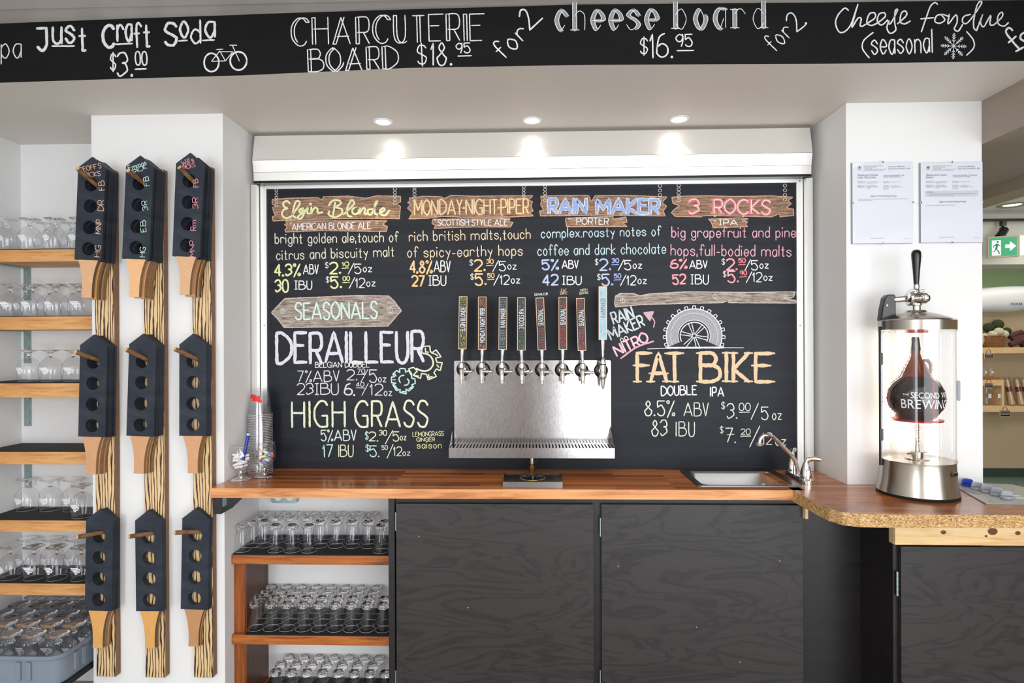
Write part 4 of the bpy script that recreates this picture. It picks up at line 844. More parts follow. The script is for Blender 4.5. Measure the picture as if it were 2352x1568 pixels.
# ================================================================= UNDER THE COUNTER
CB = thing('base_cabinet', 'dark-stained plywood cabinet with two flush doors under the worktop', 'cabinet', (.27, 2.64, FL)); yd = 2.635; zc = ZC-th-.002
sx_ = lambda u, y: PY(u, 1300, y).x
box('side_panel', sx_(893, yd), sx_(907, yd), yd-.004, 3.06, FL, zc, m_dark, parent=CB, world=True)
box('middle_stile', sx_(1361, yd), sx_(1382, yd), yd+.012, yd+.04, FL, zc, m_dark, parent=CB, world=True)
box('top_rail', sx_(907, yd)+.0005, sx_(1843, yd), yd+.014, yd+.04, zc-.05, zc-.001, m_dark, parent=CB, world=True)
d1 = box('cabinet_door', sx_(911, yd), sx_(1363, yd), yd-.009, yd+.011, FL+.05, PY(1100, 1156, yd).z, m_door, parent=CB, world=True, bevel=.001)
d2 = box('cabinet_door', sx_(1381, yd), sx_(1843, yd), yd-.009, yd+.011, FL+.05, PY(1600, 1158, yd).z, m_door, parent=CB, world=True, bevel=.001)
for d, uu, vv in ((d1, 909, 1197), (d1, 909, 1560), (d2, 1379, 1210), (d2, 1379, 1560)):
    p = PY(uu, vv, yd-.012); m = MB(); m.cyl((p.x, p.y, p.z-.04), (p.x, p.y, p.z+.04), .003); obj('hinge', m, m_galv, d, world=True)
for d, u_, v_ in ((d1, 1075, 1395), (d1, 962, 1232), (d2, 1420, 1300), (d2, 1600, 1440), (d2, 1791, 1288), (d2, 1700, 1520)):
    p = PY(u_, v_, yd-.0095); m = MB(); m.lathe([(0, 0), (.003, 0)], 6, Matrix.Translation(p) @ Matrix.Rotation(R(90), 4, 'X')); obj('paint_chip', m, plain('chip_spot', (.8, .55, .4), .8), d, world=True)
box('plinth', sx_(907, yd), sx_(1843, yd), yd+.03, yd+.05, FL, FL+.05, m_dark, parent=CB, world=True)
# filler panel and right cabinet
fp = box('filler_panel', sx_(1845, 2.68), PY(2052, 1300, 2.44).x+.018, 2.68, 2.70, FL, ZC-.0485, m_dark, label='dark knotty board filling the corner between the two cabinets', cat='panel')
RX = PY(2052, 1300, 2.44).x
RC = thing('base_cabinet', 'dark cabinet with raw pine board above its door, under the chipboard-edged worktop', 'cabinet', (RX+.4, 2.44, FL))
box('side_panel', RX, RX+.018, 2.46, 2.679, FL, ZC-.0485, m_dark, parent=RC, world=True)
pz0, pz1 = PY(2200, 1252, 2.42).z, PY(2200, 1209, 2.42).z
apr = box('pine_rail', PY(2056, 1300, 2.42).x, 2.36, 2.42, 2.459, pz0, ZC-.0485, m_apron, parent=RC, world=True, bevel=.002)
apr['label'] = 'raw pine board with knots'
for u_, v_, r in ((2167, 1222, .009), (2280, 1220, .016), (2338, 1224, .009), (2265, 1231, .005)):
    p = PY(u_, v_, 2.4195); m = MB(); m.lathe([(0, .0005), (r*.6, .0006), (r, 0)], 12, Matrix.Translation(p) @ Matrix.Rotation(R(90), 4, 'X') @ Matrix.Diagonal((1.2, .9, 1, 1))); obj('knot', m, plain('pine_knot', (.42, .24, .13), .6), apr, world=True)
box('end_block', PY(2052, 1300, 2.43).x, PY(2056, 1300, 2.43).x, 2.43, 2.459, pz0, ZC-.0485, m_palepine, parent=RC, world=True)
dr = box('cabinet_door', PY(2070, 1400, 2.425).x, 2.36, 2.425, 2.443, FL+.05, PY(2200, 1256, 2.425).z, m_door, parent=RC, world=True, bevel=.001)
box('frame_stile', RX+.0005, PY(2070, 1400, 2.425).x+.03, 2.444, 2.4595, FL, pz0-.001, m_dark, parent=RC, world=True)
p = PY(2061, 1340, 2.435); m = MB(); m.cyl((p.x, p.y, p.z-.048), (p.x, p.y, p.z+.048), .004)
for k in range(5): m.cyl((p.x, p.y, p.z-.045+k*.02), (p.x, p.y, p.z-.035+k*.02), .0048)
obj('hinge', m, m_galv, dr, world=True, smooth=True)
box('base_board', PY(1850, 1200, 2.6).x, PY(1853, 1200, 2.6).x+.006, 2.60, 2.67, ZC-.12, ZC-.0485, m_palepine, parent=RC, world=True)
# nook: two visible shelves with posts, walnut side panels
SH = thing('glass_shelving', 'open stained-wood shelving full of tasting glasses below the left end of the worktop', 'shelving', (-1.0, 2.8, FL))
xR = sx_(893, yd)-.0008; xw = XP1+.001
NB = 3.068; s1z, s2z = .564, .191; s3z = -.165
for z in (s1z, s2z, s3z):
    y0 = 2.775; b = box('shelf', xw+.0005, xR+.003, y0, NB, z-.046, z-.004, m_shelfred, parent=SH, world=True, bevel=.0015)
    x0_ = xw+.004 if z == s1z else xw+.06
    bb = box('shelf_mat', x0_, xR, y0+.004, NB-.002, z-.0038, z, m_mat, parent=b, world=True); bb['label'] = 'black ribbed rubber mat'
for z0, z1 in ((s2z, s1z-.0465), (s3z, s2z-.0465), (FL, s3z-.0465)):
    box('post', xw+.001, xw+.05, 2.80, 2.82, z0-.003, z1, m_post, parent=SH, world=True)
    box('side_panel', xw+.02, xw+.045, 2.8205, NB, z0-.003, z1, m_panelred, parent=SH, world=True)
# bracket under the counter's left end
BK = thing('wooden_bracket', 'dark wooden triangular bracket holding up the left end of the worktop', 'bracket', (XP1+.03, 2.8, ZC-.1))
y0, y1 = 2.62, 3.0; zt0 = ZC-th-.001
m = MB(); m.prism([(y0, zt0), (y1+.05, zt0), (y1+.05, zt0-.01), (y0+.1, zt0-.075), (y0, zt0-.075)], lambda p, h: (h, p[0], p[1]), XP1+.001, XP1+.035); obj('brace', m, m_dark, BK, world=True, bevel=.001)
box('steel_tab', XP1+.0355, XP1+.039, 2.63, 2.66, zt0-.045, zt0, m_galv, parent=BK, world=True)
# outlet box
ob = thing('outlet_box', 'small steel outlet box just under the worktop on the nook wall', 'electrical box', (PY(655, 1150, 3.05).x, 3.05, PY(655, 1150, 3.05).z))
p = PY(652, 1147, 3.04); m = MB(); loft(m, [[(x, 3.068, z) for x, z in rrect(p.x-.065, p.x+.065, p.z-.018, p.z+.05, .01)], [(x, 3.04, z) for x, z in rrect(p.x-.065, p.x+.065, p.z-.018, p.z+.05, .01)]]); obj('box_body', m, m_galv, ob, world=True)
for dx_ in (-.03, .03):
    m = MB(); m.lathe([(0, .003), (.017, .003), (.019, 0)], 16, Matrix.Translation((p.x+dx_, 3.0395, p.z+.012)) @ Rx); obj('socket', m, m_white, ob, world=True, smooth=True)

# ================================================================= GLASSES
def taster(label, group, loc):
    t = thing('tasting_glass', label, 'glass', loc, 0, group); Rm = .036
    m = MB(); m.lathe([(Rm, .0), (Rm+.0005, .004), (.0335, .04), (.0275, .08), (.0245, .097), (.0245, .103)], 28); obj('bowl', m, m_glass, t, smooth=True)
    m = MB(); m.tube([(Rm*cos(2*pi*q/32), Rm*sin(2*pi*q/32), .001) for q in range(32)], .0009, 6, True); obj('rim', m, m_rim, t, smooth=True)
    m = MB(); m.lathe([(0, .106), (.015, .105), (.0243, .1025), (.0285, .107), (.0295, .116), (.027, .123), (.021, .1245), (.017, .119), (0, .118)], 28); obj('thick_base', m, m_thick, t, smooth=True)
    return t
T0 = None
ROWN = ['front row', 'second row', 'third row', 'back row']
def place_tasters(rows, z, sname):
    global T0
    for k, (y, us_) in enumerate(rows):
        grp = 'tasting glasses, %s of the %s shelf' % (ROWN[k], sname)
        for q, X in enumerate(sorted(us_)):
            if X > xR-.0385+.03: continue
            lab = '%s upside-down tasting glass from the left, %s of the %s shelf under the worktop' % (ORD[q], ROWN[k], sname)
            X += random.uniform(-.0012, .0012)
            if T0 is None: T0 = taster(lab, grp, (X, y, z+.0003))
            else: dup(T0, (X, y, z+.0003), random.uniform(0, 6), lab, grp)
px = lambda u, v, y: PY(u, v, y).x
vx = lambda lst, v, y: [px(480+a/3.2136, v, y) for a in lst]
pitchx = .0765
place_tasters([(2.828, vx([248, 495, 617, 742, 1270], 1268, 2.828)),
 (2.894, vx([330, 450], 1258, 2.894)[:1]+[px(607, 1258, 2.894)]+[px(735+37.3*i, 1258, 2.894) for i in range(5)]),
 (2.957, [px(600, 1250, 2.957)+i*pitchx for i in range(8)]), (3.026, [px(612, 1240, 3.026)+i*pitchx for i in range(8)])], s1z, 'top')
place_tasters([(2.838, [px(587, 1440, 2.838)+i*pitchx for i in range(9)]), (2.904, [px(597, 1430, 2.904)+i*pitchx for i in range(9)]), (2.968, [px(612, 1420, 2.968)+i*pitchx for i in range(8)]), (3.030, [px(624, 1400, 3.03)+i*pitchx for i in range(8)])], s2z, 'middle')
place_tasters([(2.90, [px(634, 1560, 2.90)+i*pitchx for i in range(8)]), (2.966, [px(646, 1540, 2.966)+i*pitchx for i in range(7)]), (3.030, [px(664, 1530, 3.03)+i*pitchx for i in range(7)])], s3z, 'bottom')
def goblet(label, group, loc, rz=0, up=False):
    t = thing('goblet', label, 'glass', loc, rz, group)
    P = [(.044, 0), (.049, .02), (.0525, .045), (.0515, .066), (.045, .087), (.032, .105), (.016, .117), (.010, .121)]
    f = (lambda z: z) if not up else (lambda z: .158-z)
    m = MB(); m.lathe([(r, f(z)) for r, z in P], 32); obj('bowl', m, m_glass, t, smooth=True)
    m = MB(); m.tube([(.044*cos(2*pi*q/32), .044*sin(2*pi*q/32), f(.0009)) for q in range(32)], .0008, 6, True); obj('rim', m, m_rim, t, smooth=True)
    m = MB(); m.lathe([(r, f(z)) for r, z in [(.0, .113), (.012, .1175), (.0075, .124), (.009, .131), (.0075, .137), (.012, .143), (.03, .150), (.044, .1545), (.046, .157), (.04, .158), (0, .155)]], 32); obj('stem_and_foot', m, m_thick, t, smooth=True)
    # printed mark: stepped white bars wrapped on the bowl, facing the room
    m = MB()
    for zz_, a0_, a1_ in ((.064, -30, 14), (.057, -22, 22), (.050, -12, 12), (.050, 15, 24), (.043, -6, 20), (.036, -2, 9)):
        a0_, a1_ = R(a0_-90), R(a1_-90); h_ = .0055; vv = []
        for j in range(7):
            a_ = a0_+(a1_-a0_)*j/6; r = .0530 if zz_ < .06 else .0522
            for q_ in (0, 1): vv.append((r*cos(a_), r*sin(a_), f(zz_+q_*h_)))
        m.add(vv, [(2*j, 2*j+2, 2*j+3, 2*j+1) for j in range(6)])
    obj('printed_mark', m, m_frost, t)
    return t
# alcove shelving
AF = 2.865; shelf_v = [(571, 601), (725, 757), (878, 913), (1035.5, 1066), (1193, 1221.5), (1338, 1366.5)]
AZ = []
names6 = ['top', 'second', 'third', 'fourth', 'fifth', 'lowest']
G0 = None
for i, (a, b) in enumerate(shelf_v):
    z1 = PY(60, a, AF).z; z0 = PY(60, b, AF).z; AZ.append(z1)
    t = thing('alcove_shelf', names6[i]+' pine shelf in the left alcove, '+['at head height, seen from below', 'with goblets packed in two rows', 'with goblets and a thin black mat', 'empty, with a bare black mat', 'with a few goblets at its right end', 'just above the dish rack'][i], 'shelf', (-2.35, AF+.1, z0))
    b_ = box('shelf_board', XL+.001, XP0-.001, AF, YA-.001, z0, z1-.004, m_pine, parent=t, world=True, bevel=.0015)
    mt = box('shelf_mat', XL+.002, XP0-.002, AF+.004, YA-.002, z1-.0038, z1-.0003, m_mat, parent=t, world=True)
    if i < 4:
        xb = px(64, 700, YA); k_ = box('bracket', xb-.019, xb+.019, YA-.005, YA-.001, z0-.17, z0-.001, m_galv, parent=t, world=True)
        box('bracket_arm', xb-.019, xb+.019, AF+.03, YA-.0055, z0-.005, z0-.0008, m_galv, parent=k_, world=True)
        for dz in (.03, .09, .15):
            m = MB(); m.lathe([(0, .003), (.004, .003), (.006, 0)], 10, Matrix.Translation((xb+.006, YA-.0055, z0-dz)) @ Rx); obj('screw', m, m_chrome, k_, world=True, smooth=True)
def gob(u, v, y, z, label, grp):
    global G0
    X = px(u, v, y)
    if G0 is None: G0 = goblet(label, grp, (X, y, z)); return
    dup(G0, (X, y, z), random.uniform(-.25, .25), label, grp)
for i, (fr_u, bk_u) in enumerate([([17, 70, 127, 184], [-8, 50, 108, 166]), ([24, 77, 130, 184], [2, 58, 113, 166]), ([18, 66, 116, 168], []), None, ([187], [60, 114, 168]), ([22, 74, 128, 184], [8, 60, 116, 170])] if False else [([17, 70, 127, 184], [-8, 50, 108, 166]), ([24, 77, 130, 184], [2, 58, 113, 166]), ([18, 66, 116, 168], []), ([], []), ([187], [60, 114, 166]), ([22, 76, 128, 184], [6, 62, 118, 172])]):
    if not fr_u: continue
    z = AZ[i]+.0003
    for nm, lst, y in (('front', fr_u, AF+.062 if i != 2 else 2.965), ('back', bk_u, AF+.175)):
        if i == 4 and nm == 'front': y = AF+.058
        for q, u in enumerate(lst):
            if i == 4 and nm == 'front': lab, g_ = 'lone goblet nearest the front of the fifth alcove shelf', None
            else: lab, g_ = '%s upside-down beer goblet from the pillar, %s row of the %s alcove shelf' % (ORD[len(lst)-1-q], nm, names6[i]), 'goblets, %s row of the %s alcove shelf' % (nm, names6[i])
            if px(u, 700, y)-.054 < XL: continue
            if px(u, 700, y)+.053 > XP0: continue
            gob(u, 700, y, z, lab, g_)
# dish rack with goblets
RZ1 = .207; RKX1 = -2.022; RKX0 = XL+.01; RKY0, RKY1 = 2.525, 3.08
dk = thing('dish_rack', 'grey plastic dish rack full of upside-down goblets at the bottom of the alcove', 'dish rack', ((RKX0+RKX1)/2, (RKY0+RKY1)/2, .08))
def rk(x0, x1, y0, y1, r, z): return rl(x0, x1, y0, y1, r, z)
m = MB(); A_ = (RKX0, RKX1, RKY0, RKY1)
def ins(d): return (A_[0]+d, A_[1]-d, A_[2]+d, A_[3]-d)
loft(m, [rk(*ins(.012), .05, .08), rk(*ins(.012), .05, .185), rk(*ins(0), .06, .192), rk(*ins(0), .06, RZ1), rk(*ins(.008), .055, RZ1), rk(*ins(.018), .045, .185), rk(*ins(.018), .045, .10)])
obj('rack_body', m, m_rack, dk, world=True, smooth=True)
for k in range(3):
    for dx_ in (0, .045):
        x = -2.56+k*.17+dx_; box('rib', x, x+.022, RKY0+.003, RKY0+.0125, .10, .18, m_rack, parent=dk, world=True, bevel=.002)
        y = 2.62+k*.15+dx_; box('rib', RKX1-.0125, RKX1-.003, y, y+.022, .10, .18, m_rack, parent=dk, world=True, bevel=.002)
for r_, (y, nmr) in enumerate([(2.612, 'front row'), (2.712, 'second row'), (2.812, 'third row'), (2.912, 'fourth row'), (3.008, 'back row')]):
    for c_ in range(6):
        X = RKX1-.078-c_*.108
        if X < RKX0+.05: continue
        dup(G0, (X, y+random.uniform(-.0, .0), .105), random.uniform(-.4, .4), '%s goblet from the pillar in the %s of the grey dish rack' % (ORD[c_], nmr), 'goblets in the dish rack, '+nmr)
rs = thing('rack_stand', 'black stand under the grey dish rack', 'stand', (-2.35, 2.8, FL))
box('stand_top', RKX0, RKX1, RKY0+.005, YA-.005, .055, .0798, m_rubber, parent=rs, world=True, bevel=.002)
for x in (RKX0+.005, RKX1-.045):
    for y in (RKY0+.01, YA-.06): box('leg', x, x+.04, y, y+.04, FL, .0545, m_rubber, parent=rs, world=True)

# ================================================================= PLANKS AND PADDLES ON THE LEFT PILLAR
PF = YP-.036
cols = [dict(x0=px(219, 1100, PF), x1=px(264, 1100, PF), zt=PY(258, 389, PF).z, zb=PY(245, 1554, PF).z, n='left'), dict(x0=px(331, 1100, PF), x1=px(378, 1100, PF), zt=PY(370, 388, PF).z, zb=PY(360, 1556, PF).z, n='middle'), dict(x0=px(443, 1100, PF), x1=px(488, 1100, PF), zt=PY(480, 382, PF).z, zb=PY(470, 1556, PF).z, n='right')]
pegs = [[((229, 425), (178, 387)), ((335, 418), (294, 391)), ((446, 412), (412, 384))], [((222, 826), (173, 808)), ((335, 824), (289, 802)), ((453, 826), (401, 801))], [((237, 1224), (177, 1233)), ((345, 1223), (296, 1232)), ((455, 1222), (401, 1223))]]
apex = [[(211.8, 360, 200.8, 610), (322, 357, 310.3, 612.5), (437, 350.5, 426, 604)], [(215.4, 768, 209.5, 1017.5), (328.6, 766, 320.3, 1017), (443, 766, 441.8, 1017)], [(228.8, 1169, 225.5, 1416.5), (340.5, 1170.5, 342.7, 1420), (450, 1166, 444.8, 1416.5)]]
cnt = [[5, 5, 4], [4, 4, 3], [3, 2, 2]]; TH = .0145
planks = []
for c, d in enumerate(cols):
    t = thing('peg_plank', d['n']+' upright scorched pine plank with three wooden pegs on the white pillar', 'plank', ((d['x0']+d['x1'])/2, PF, d['zb'])); planks.append(t)
    m = MB(); m.box(d['x0'], d['x1'], PF, YP-.0005, d['zb'], d['zt']); m.m = [0, 0, 0, 0, 0, 1]; m.m[5] = 1
    mm = m_scorch
    me = obj('plank_body', m, [m_scorch, m_scside], t, world=True, bevel=.004)
PL = .452; PW = .122
def paddle_mesh():
    # outline with four round holes: build front/back faces as strips around the holes
    m = MB(); hw_ = PW/2; hr = .0295; zs_ = [-.122-.0935*k for k in range(4)]; H = PL; n_ = 24
    front = []; 
    def ringz(zc, z0, z1, y, flip):
        v = []; f = []
        for i in range(n_):
            a_ = 2*pi*i/n_+pi/4; v.append((hr*cos(a_), y, zc+hr*sin(a_)))
        for i in range(n_):
            a_ = 2*pi*i/n_+pi/4; c_, s_ = cos(a_), sin(a_); k = 1/max(abs(c_), abs(s_)); x = hw_*max(-1, min(1, c_*k)); zz_ = s_*k
            v.append((x, y, (zc+(z1-zc)*zz_) if zz_ > 0 else (zc+(zc-z0)*zz_)))
        for i in range(n_):
            q_ = (i, (i+1) % n_, n_+(i+1) % n_, n_+i); f.append(q_ if flip else q_[::-1])
        m.add(v, f)
    edges = [-.048, -.169, -.2625, -.356, -PL]
    for y, flip in ((0, False), (TH, True)):
        for k in range(4): ringz(zs_[k], edges[k+1], edges[k], y, flip)
        v = [(-hw_, y, -.048), (0, y, 0), (hw_, y, -.048)]
        # fan that shares the corner points
        m.add(v, [(0, 1, 2)] if flip else [(2, 1, 0)])
    for zc in zs_:
        m.add([(hr*cos(2*pi*i/n_+pi/4), y, zc+hr*sin(2*pi*i/n_+pi/4)) for y in (0, TH) for i in range(n_)], [(i, (i+1) % n_, n_+(i+1) % n_, n_+i) for i in range(n_)])
    o = [(0, 0), (hw_, -.048), (hw_, -PL), (-hw_, -PL), (-hw_, -.048)]
    m.add([(x, y, z) for y in (0, TH) for x, z in o], [(i, (i+1) % 5, 5+(i+1) % 5, 5+i) for i in range(5)])
    return m
def handle_mesh():
    m = MB(); L = []; Rr = []
    for k in range(9):
        t_ = k/8; w_ = .0205+.024*(1-t_)**2.6+.0025*t_**3; L.append((-w_, -PL-.0003-.165*t_)); Rr.append((w_, -PL-.0003-.165*t_))
    out = Rr+L[::-1]; n_ = len(out); m.k = 0
    m.add([(x, 0, z) for x, z in out], [tuple(range(n_))]); m.add([(x, TH, z) for x, z in out], [tuple(range(n_))[::-1]]); m.k = 1
    m.add([(x, y, z) for y in (0, TH) for x, z in out], [(i, n_+i, n_+(i+1) % n_, (i+1) % n_) for i in range(n_)])
    return m
pm = None; hm = {}
RN = ['top', 'middle', 'bottom']; ON = ['front', 'second', 'third', 'fourth', 'rearmost']
heads = {(0, 0): ("ORANGE", (.93, .66, .45)), (0, 1): ("M", (.72, .92, .85)), (0, 2): ("R", (.93, .40, .50))}
for r in range(3):
    for c in range(3):
        d = cols[c]; (bu, bv), (tu, tv) = pegs[r][c]; N_ = cnt[r][c]
        gapf = .0006
        offs = [PF-.001-(k+1)*(TH+.0014) for k in range(N_)][::-1]       # front face depth of each paddle, front first
        if (r, c) == (0, 2): offs[0] -= .028
        if (r, c) == (0, 0): offs[0] -= .008
        if (r, c) == (0, 1): offs[0] -= .010
        au, av, bu2, bv2 = apex[r][c]; yf_ = offs[0]
        A = PY(au, av, yf_); B = PY(bu2, bv2, yf_); tilt = math.atan2(A.x-B.x, A.z-B.z)
        for k in range(N_):
            al = tilt*(1 if k == 0 else .8)+random.uniform(-.004, .004); Mx = Matrix.Translation((A.x+(0 if k == 0 else random.uniform(-.0015, .0015)), offs[k], A.z+(0 if k == 0 else -.004+random.uniform(-.002, .002)))) @ Matrix.Rotation(al, 4, 'Y')
            nm_ = ON[k] if k < N_-1 else ('rearmost' if N_ > 1 else 'only')
            wr = ''
            if k == 0 and r == 0: wr = [' with orange letters', ' with mint chalk letters', ' with pink chalk letters'][c]
            t = thing('tasting_paddle', '%s black paddle%s in the %s stack on the %s plank' % (nm_, wr, RN[r], d['n']), 'paddle', mat=Mx, group='paddles hanging on the %s peg of the %s plank' % (RN[r], d['n']))
            if pm is None: o1 = obj('board', paddle_mesh(), m_paddle, t); pm = o1.data
            else: o1 = bpy.data.objects.new('board', pm); C.objects.link(o1); o1.parent = t
            ci = random.choice([0, 1, 2, 3, 4]) if k else [[0, 1, 0], [2, 2, 2], [4, 4, 3]][r][c]; ei = random.choice([0, 1, 1]); key = (ci, ei)
            if key not in hm: o2 = obj('handle', handle_mesh(), [handles[ci], [h_dark, h_mid][ei]], t); hm[key] = o2.data
            else: o2 = bpy.data.objects.new('handle', hm[key]); C.objects.link(o2); o2.parent = t
            if k == 0 and r == 0:
                col = [(.93, .66, .45), (.72, .92, .85), (.95, .42, .52)][c]; yy = yf_
                PS = Surf(lambda u, v, dd, yy=yy: PY(u, v, yy-dd*.6), t, (.12, .13, .15))
                LT = [[("GEOFF'S", 183, 396, 233, 385, 11), ('PICKS', 196, 407, 231, 403, 10), ('FB', 241, 436, 239, 415, 13), ('DR', 238, 484, 238, 460, 13), ('MNP', 231, 537, 233, 505, 12), ('HG', 229, 590, 231, 564, 12)],
                      [('Emmas', 297, 392, 337, 378, 12), ('PICK', 309, 400, 337, 386, 10), ('FB', 343, 426, 341, 405, 12), ('3R', 340, 482, 337, 461, 12), ('EB', 336, 532, 334, 506, 12), ('HG', 333, 590, 334, 568, 12)],
                      [("Will's", 420, 381, 446, 371, 12), ('PICKS', 422, 390, 449, 382, 9), ('FB', 456, 429, 454, 411, 11), ('3R', 455, 478, 454, 454, 12), ('Rm', 450, 529, 450, 506, 12), ('MNP', 446, 589, 446, 553, 10)]][c]
                for s, x0, y0, x1, y1, h in LT: chalk(PS, s, x0, y0, x1, y1, h, col, 1.35)
        # peg
        hb = PY(bu, bv, PF-.002)
        pa = PY(tu, tv, PF-.001-N_*(TH+.0014)-.075)
        # pass through the first hole of the stack
        Ahole = A+Vector((-sin(tilt)*.122+.004, 0, -cos(tilt)*.122+.0165)); Ahole.y = offs[0]
        dirv = (Ahole-pa); 
        base = pa+dirv*((PF+.01-pa.y)/dirv.y); base.x = min(max(base.x, d['x0']+.014), d['x1']-.014)
        m = MB(); m.k = 0; m.tube([tuple(pa), tuple(pa.lerp(base, .5)), tuple(base)], .0098, 14)
        m.m[-2] = 1
        obj('peg', m, [m_peg, m_pegend], planks[c], world=True, smooth=True)

# ================================================================= CUPS AND CHALK GLASSES ON THE COUNTER
cp = PZ(598, 1080, ZC); cp.y = min(cp.y, 2.95)
cX, cY = px(598, 1060, 2.93), 2.93; NC = 36
rot = None
for k in range(NC):
    z = ZC+.0005+k*.0081; top = k == NC-1
    lab = 'topmost plastic cup of the tall stack, with its red print showing' if top else 'clear plastic cup nested upside down in the tall stack by the pillar'
    g_ = None if top else 'nested clear cups in the tall stack'
    if rot is None:
        rot = thing('plastic_cup', lab, 'cup', (cX, cY, z), 0, g_)
        m = MB(); m.lathe([(.057, 0), (.0585, .0015), (.057, .003), (.0555, .003), (.037, .126), (.034, .127), (0, .124)], 28); obj('cup_body', m, m_plastic, rot, smooth=True)
        m = MB(); m.tube([(.0578*cos(2*pi*q/28), .0578*sin(2*pi*q/28), .0016) for q in range(28)], .0011, 6, True); obj('cup_rim', m, plain('cup_rim_plastic', (.80, .78, .80), .15, 0, .8), rot, smooth=True)
        m = MB(); 
        for z0_, z1_, a0_, a1_ in ((.085, .098, -60, 10), (.078, .091, -80, -25), (.068, .092, -15, 35), (.062, .075, 20, 45), (.090, .100, -45, -10)):
            vv = []
            for j in range(9):
                a_ = R(-90+a0_+(a1_-a0_)*j/8)
                for zq in (z0_, z1_): rr_ = .0555-(.0185)*(zq-.003)/.123+.0006; vv.append((rr_*cos(a_), rr_*sin(a_), zq))
            m.add(vv, [(2*j, 2*j+2, 2*j+3, 2*j+1) for j in range(8)])
        redm = m
    else:
        cpo = dup(rot, (cX, cY, z), random.uniform(-.3, .3) if k % 2 else 0, lab, g_)
        if top: obj('red_print', redm, m_red, cpo)
def chalk_stick(p, q, r, mat, label, grp, name='chalk_stick', cat='chalk'):
    p, q = Vector(p), Vector(q); m = MB(); L = (q-p).length; d = q-p
    m.lathe([(0, 0), (r*.85, 0), (r, r*.2), (r, L-r*.2), (r*.85, L), (0, L)], 10)
    o = obj(name, m, mat, smooth=True, label=label, cat=cat, group=grp); o.matrix_basis = Matrix.Translation(p) @ d.to_track_quat('Z', 'Y').to_matrix().to_4x4(); return o
g1 = PZ(549, 1101, ZC); g2 = PZ(578, 1088, ZC)
g1.y -= .0; G1 = goblet('stemmed goblet holding white chalk sticks and a blue marker on the worktop', None, (-1.347, 2.765, ZC+.0005), .5, True)
ob1 = G1.location
G2 = goblet('stemmed goblet full of coloured chalk stubs beside the stack of plastic cups', None, (-1.268, 2.838, ZC+.0005), .5, True)
for q_ in (G1, G2):
    for ch in list(q_.children):
        if ch.name.startswith('printed_mark'): bpy.data.objects.remove(ch)
rnd = random.Random(3); c1 = Vector(G1.location); wch = plain('white_chalk', (.94, .93, .93), .9)
zb_ = .155-.098
for k in range(11):
    a_ = rnd.uniform(0, pi); zc_ = .062+.0088*k*.72; rr_ = .030 if k < 3 else .037; dz = rnd.uniform(-.008, .012)
    off = Vector((-sin(a_), cos(a_), 0))*rnd.uniform(-.012, .012)
    d = Vector((cos(a_), sin(a_), 0))*rr_; cc = c1+Vector((0, 0, zc_))+off*(.5 if k < 3 else 1)
    chalk_stick(cc-d*.95+Vector((0, 0, -dz)), cc+d*.95+Vector((0, 0, dz)), .0052, wch, 'white chalk stick lying in the goblet with the marker', 'white chalk sticks in the goblet')
mk = chalk_stick(c1+Vector((.004, .0, .065)), c1+Vector((.032, .005, .205)), .0075, m_blue, 'blue marker pen standing in the goblet of white chalk', None, 'marker_pen', 'pen')
m = MB(); m.lathe([(.0078, 0), (.0078, .006), (0, .0062)], 12, Matrix.Translation((0, 0, .1435))); obj('cap_end', m, m_white, mk, smooth=True)
c2 = Vector(G2.location); cc4 = [('blue', (.45, .60, .88)), ('orange', (.96, .55, .40)), ('red', (.90, .28, .35)), ('green', (.70, .85, .75)), ('cream', (.95, .90, .82)), ('yellow', (.92, .88, .55))]
for k in range(18):
    nm_, cl_ = cc4[k % 6]; a_ = rnd.uniform(0, 2*pi); rr_ = rnd.uniform(.0, .026) if k < 6 else rnd.uniform(.004, .034); b_ = rnd.uniform(0, pi)
    cc = c2+Vector((rr_*cos(a_), rr_*sin(a_), .066+.0033*k)); d = Vector((cos(b_), sin(b_), rnd.uniform(-.4, .4)))*.012
    chalk_stick(cc-d, cc+d, .0055, plain('chalk_'+nm_, cl_, .9), nm_+' chalk stub in the goblet by the plastic cups', nm_+' chalk stubs in the goblet')

# ================================================================= GROWLER FILLER
gc = PZ(2111, 1140, ZC); GX, GY = px(2110, 1100, 2.55), 2.56
gf = thing('growler_filler', 'tall steel and clear-plastic growler filling machine with a black tap lever, on the right worktop', 'beverage dispenser', (GX, GY, ZC))
def zf(v, yy): return PY(2110, v, yy).z-ZC
Rb = .148; Rg = .134
zb1 = zf(1070, GY-Rb); zg1 = zf(756, GY-Rg); zc1 = zf(738, GY-Rg)
m = MB(); m.lathe([(Rb*.99, .0005), (Rb, .003), (Rb, .012)], 48); obj('foot_ring', m, m_rubber, gf, smooth=True)
m = MB(); m.lathe([(Rb, .012), (Rb-.004, .03), (Rb-.010, .06), (Rg, zb1-.01), (Rg+.001, zb1), (0, zb1)], 64); obj('steel_base', m, m_steelv, gf, smooth=True)
m = MB(); m.lathe([(Rg, zb1), (Rg, zg1)], 64); obj('clear_cylinder', m, m_cyl, gf, smooth=True)
for z in (zb1+.004, zg1-.004):
    m = MB(); m.lathe([(Rg+.0005, z-.004), (Rg+.004, z-.003), (Rg+.004, z+.003), (Rg+.0005, z+.004)], 64); obj('clear_band', m, m_cyl, gf, smooth=True)
m = MB(); m.lathe([(0, zg1), (Rg+.004, zg1), (Rg+.004, zc1+.008), (Rg, zc1+.012), (.07, zc1+.035), (.04, zc1+.042), (.036, zc1+.05), (0, zc1+.05)], 64); obj('steel_lid', m, m_steelv, gf, smooth=True)
zt2 = zc1+.05
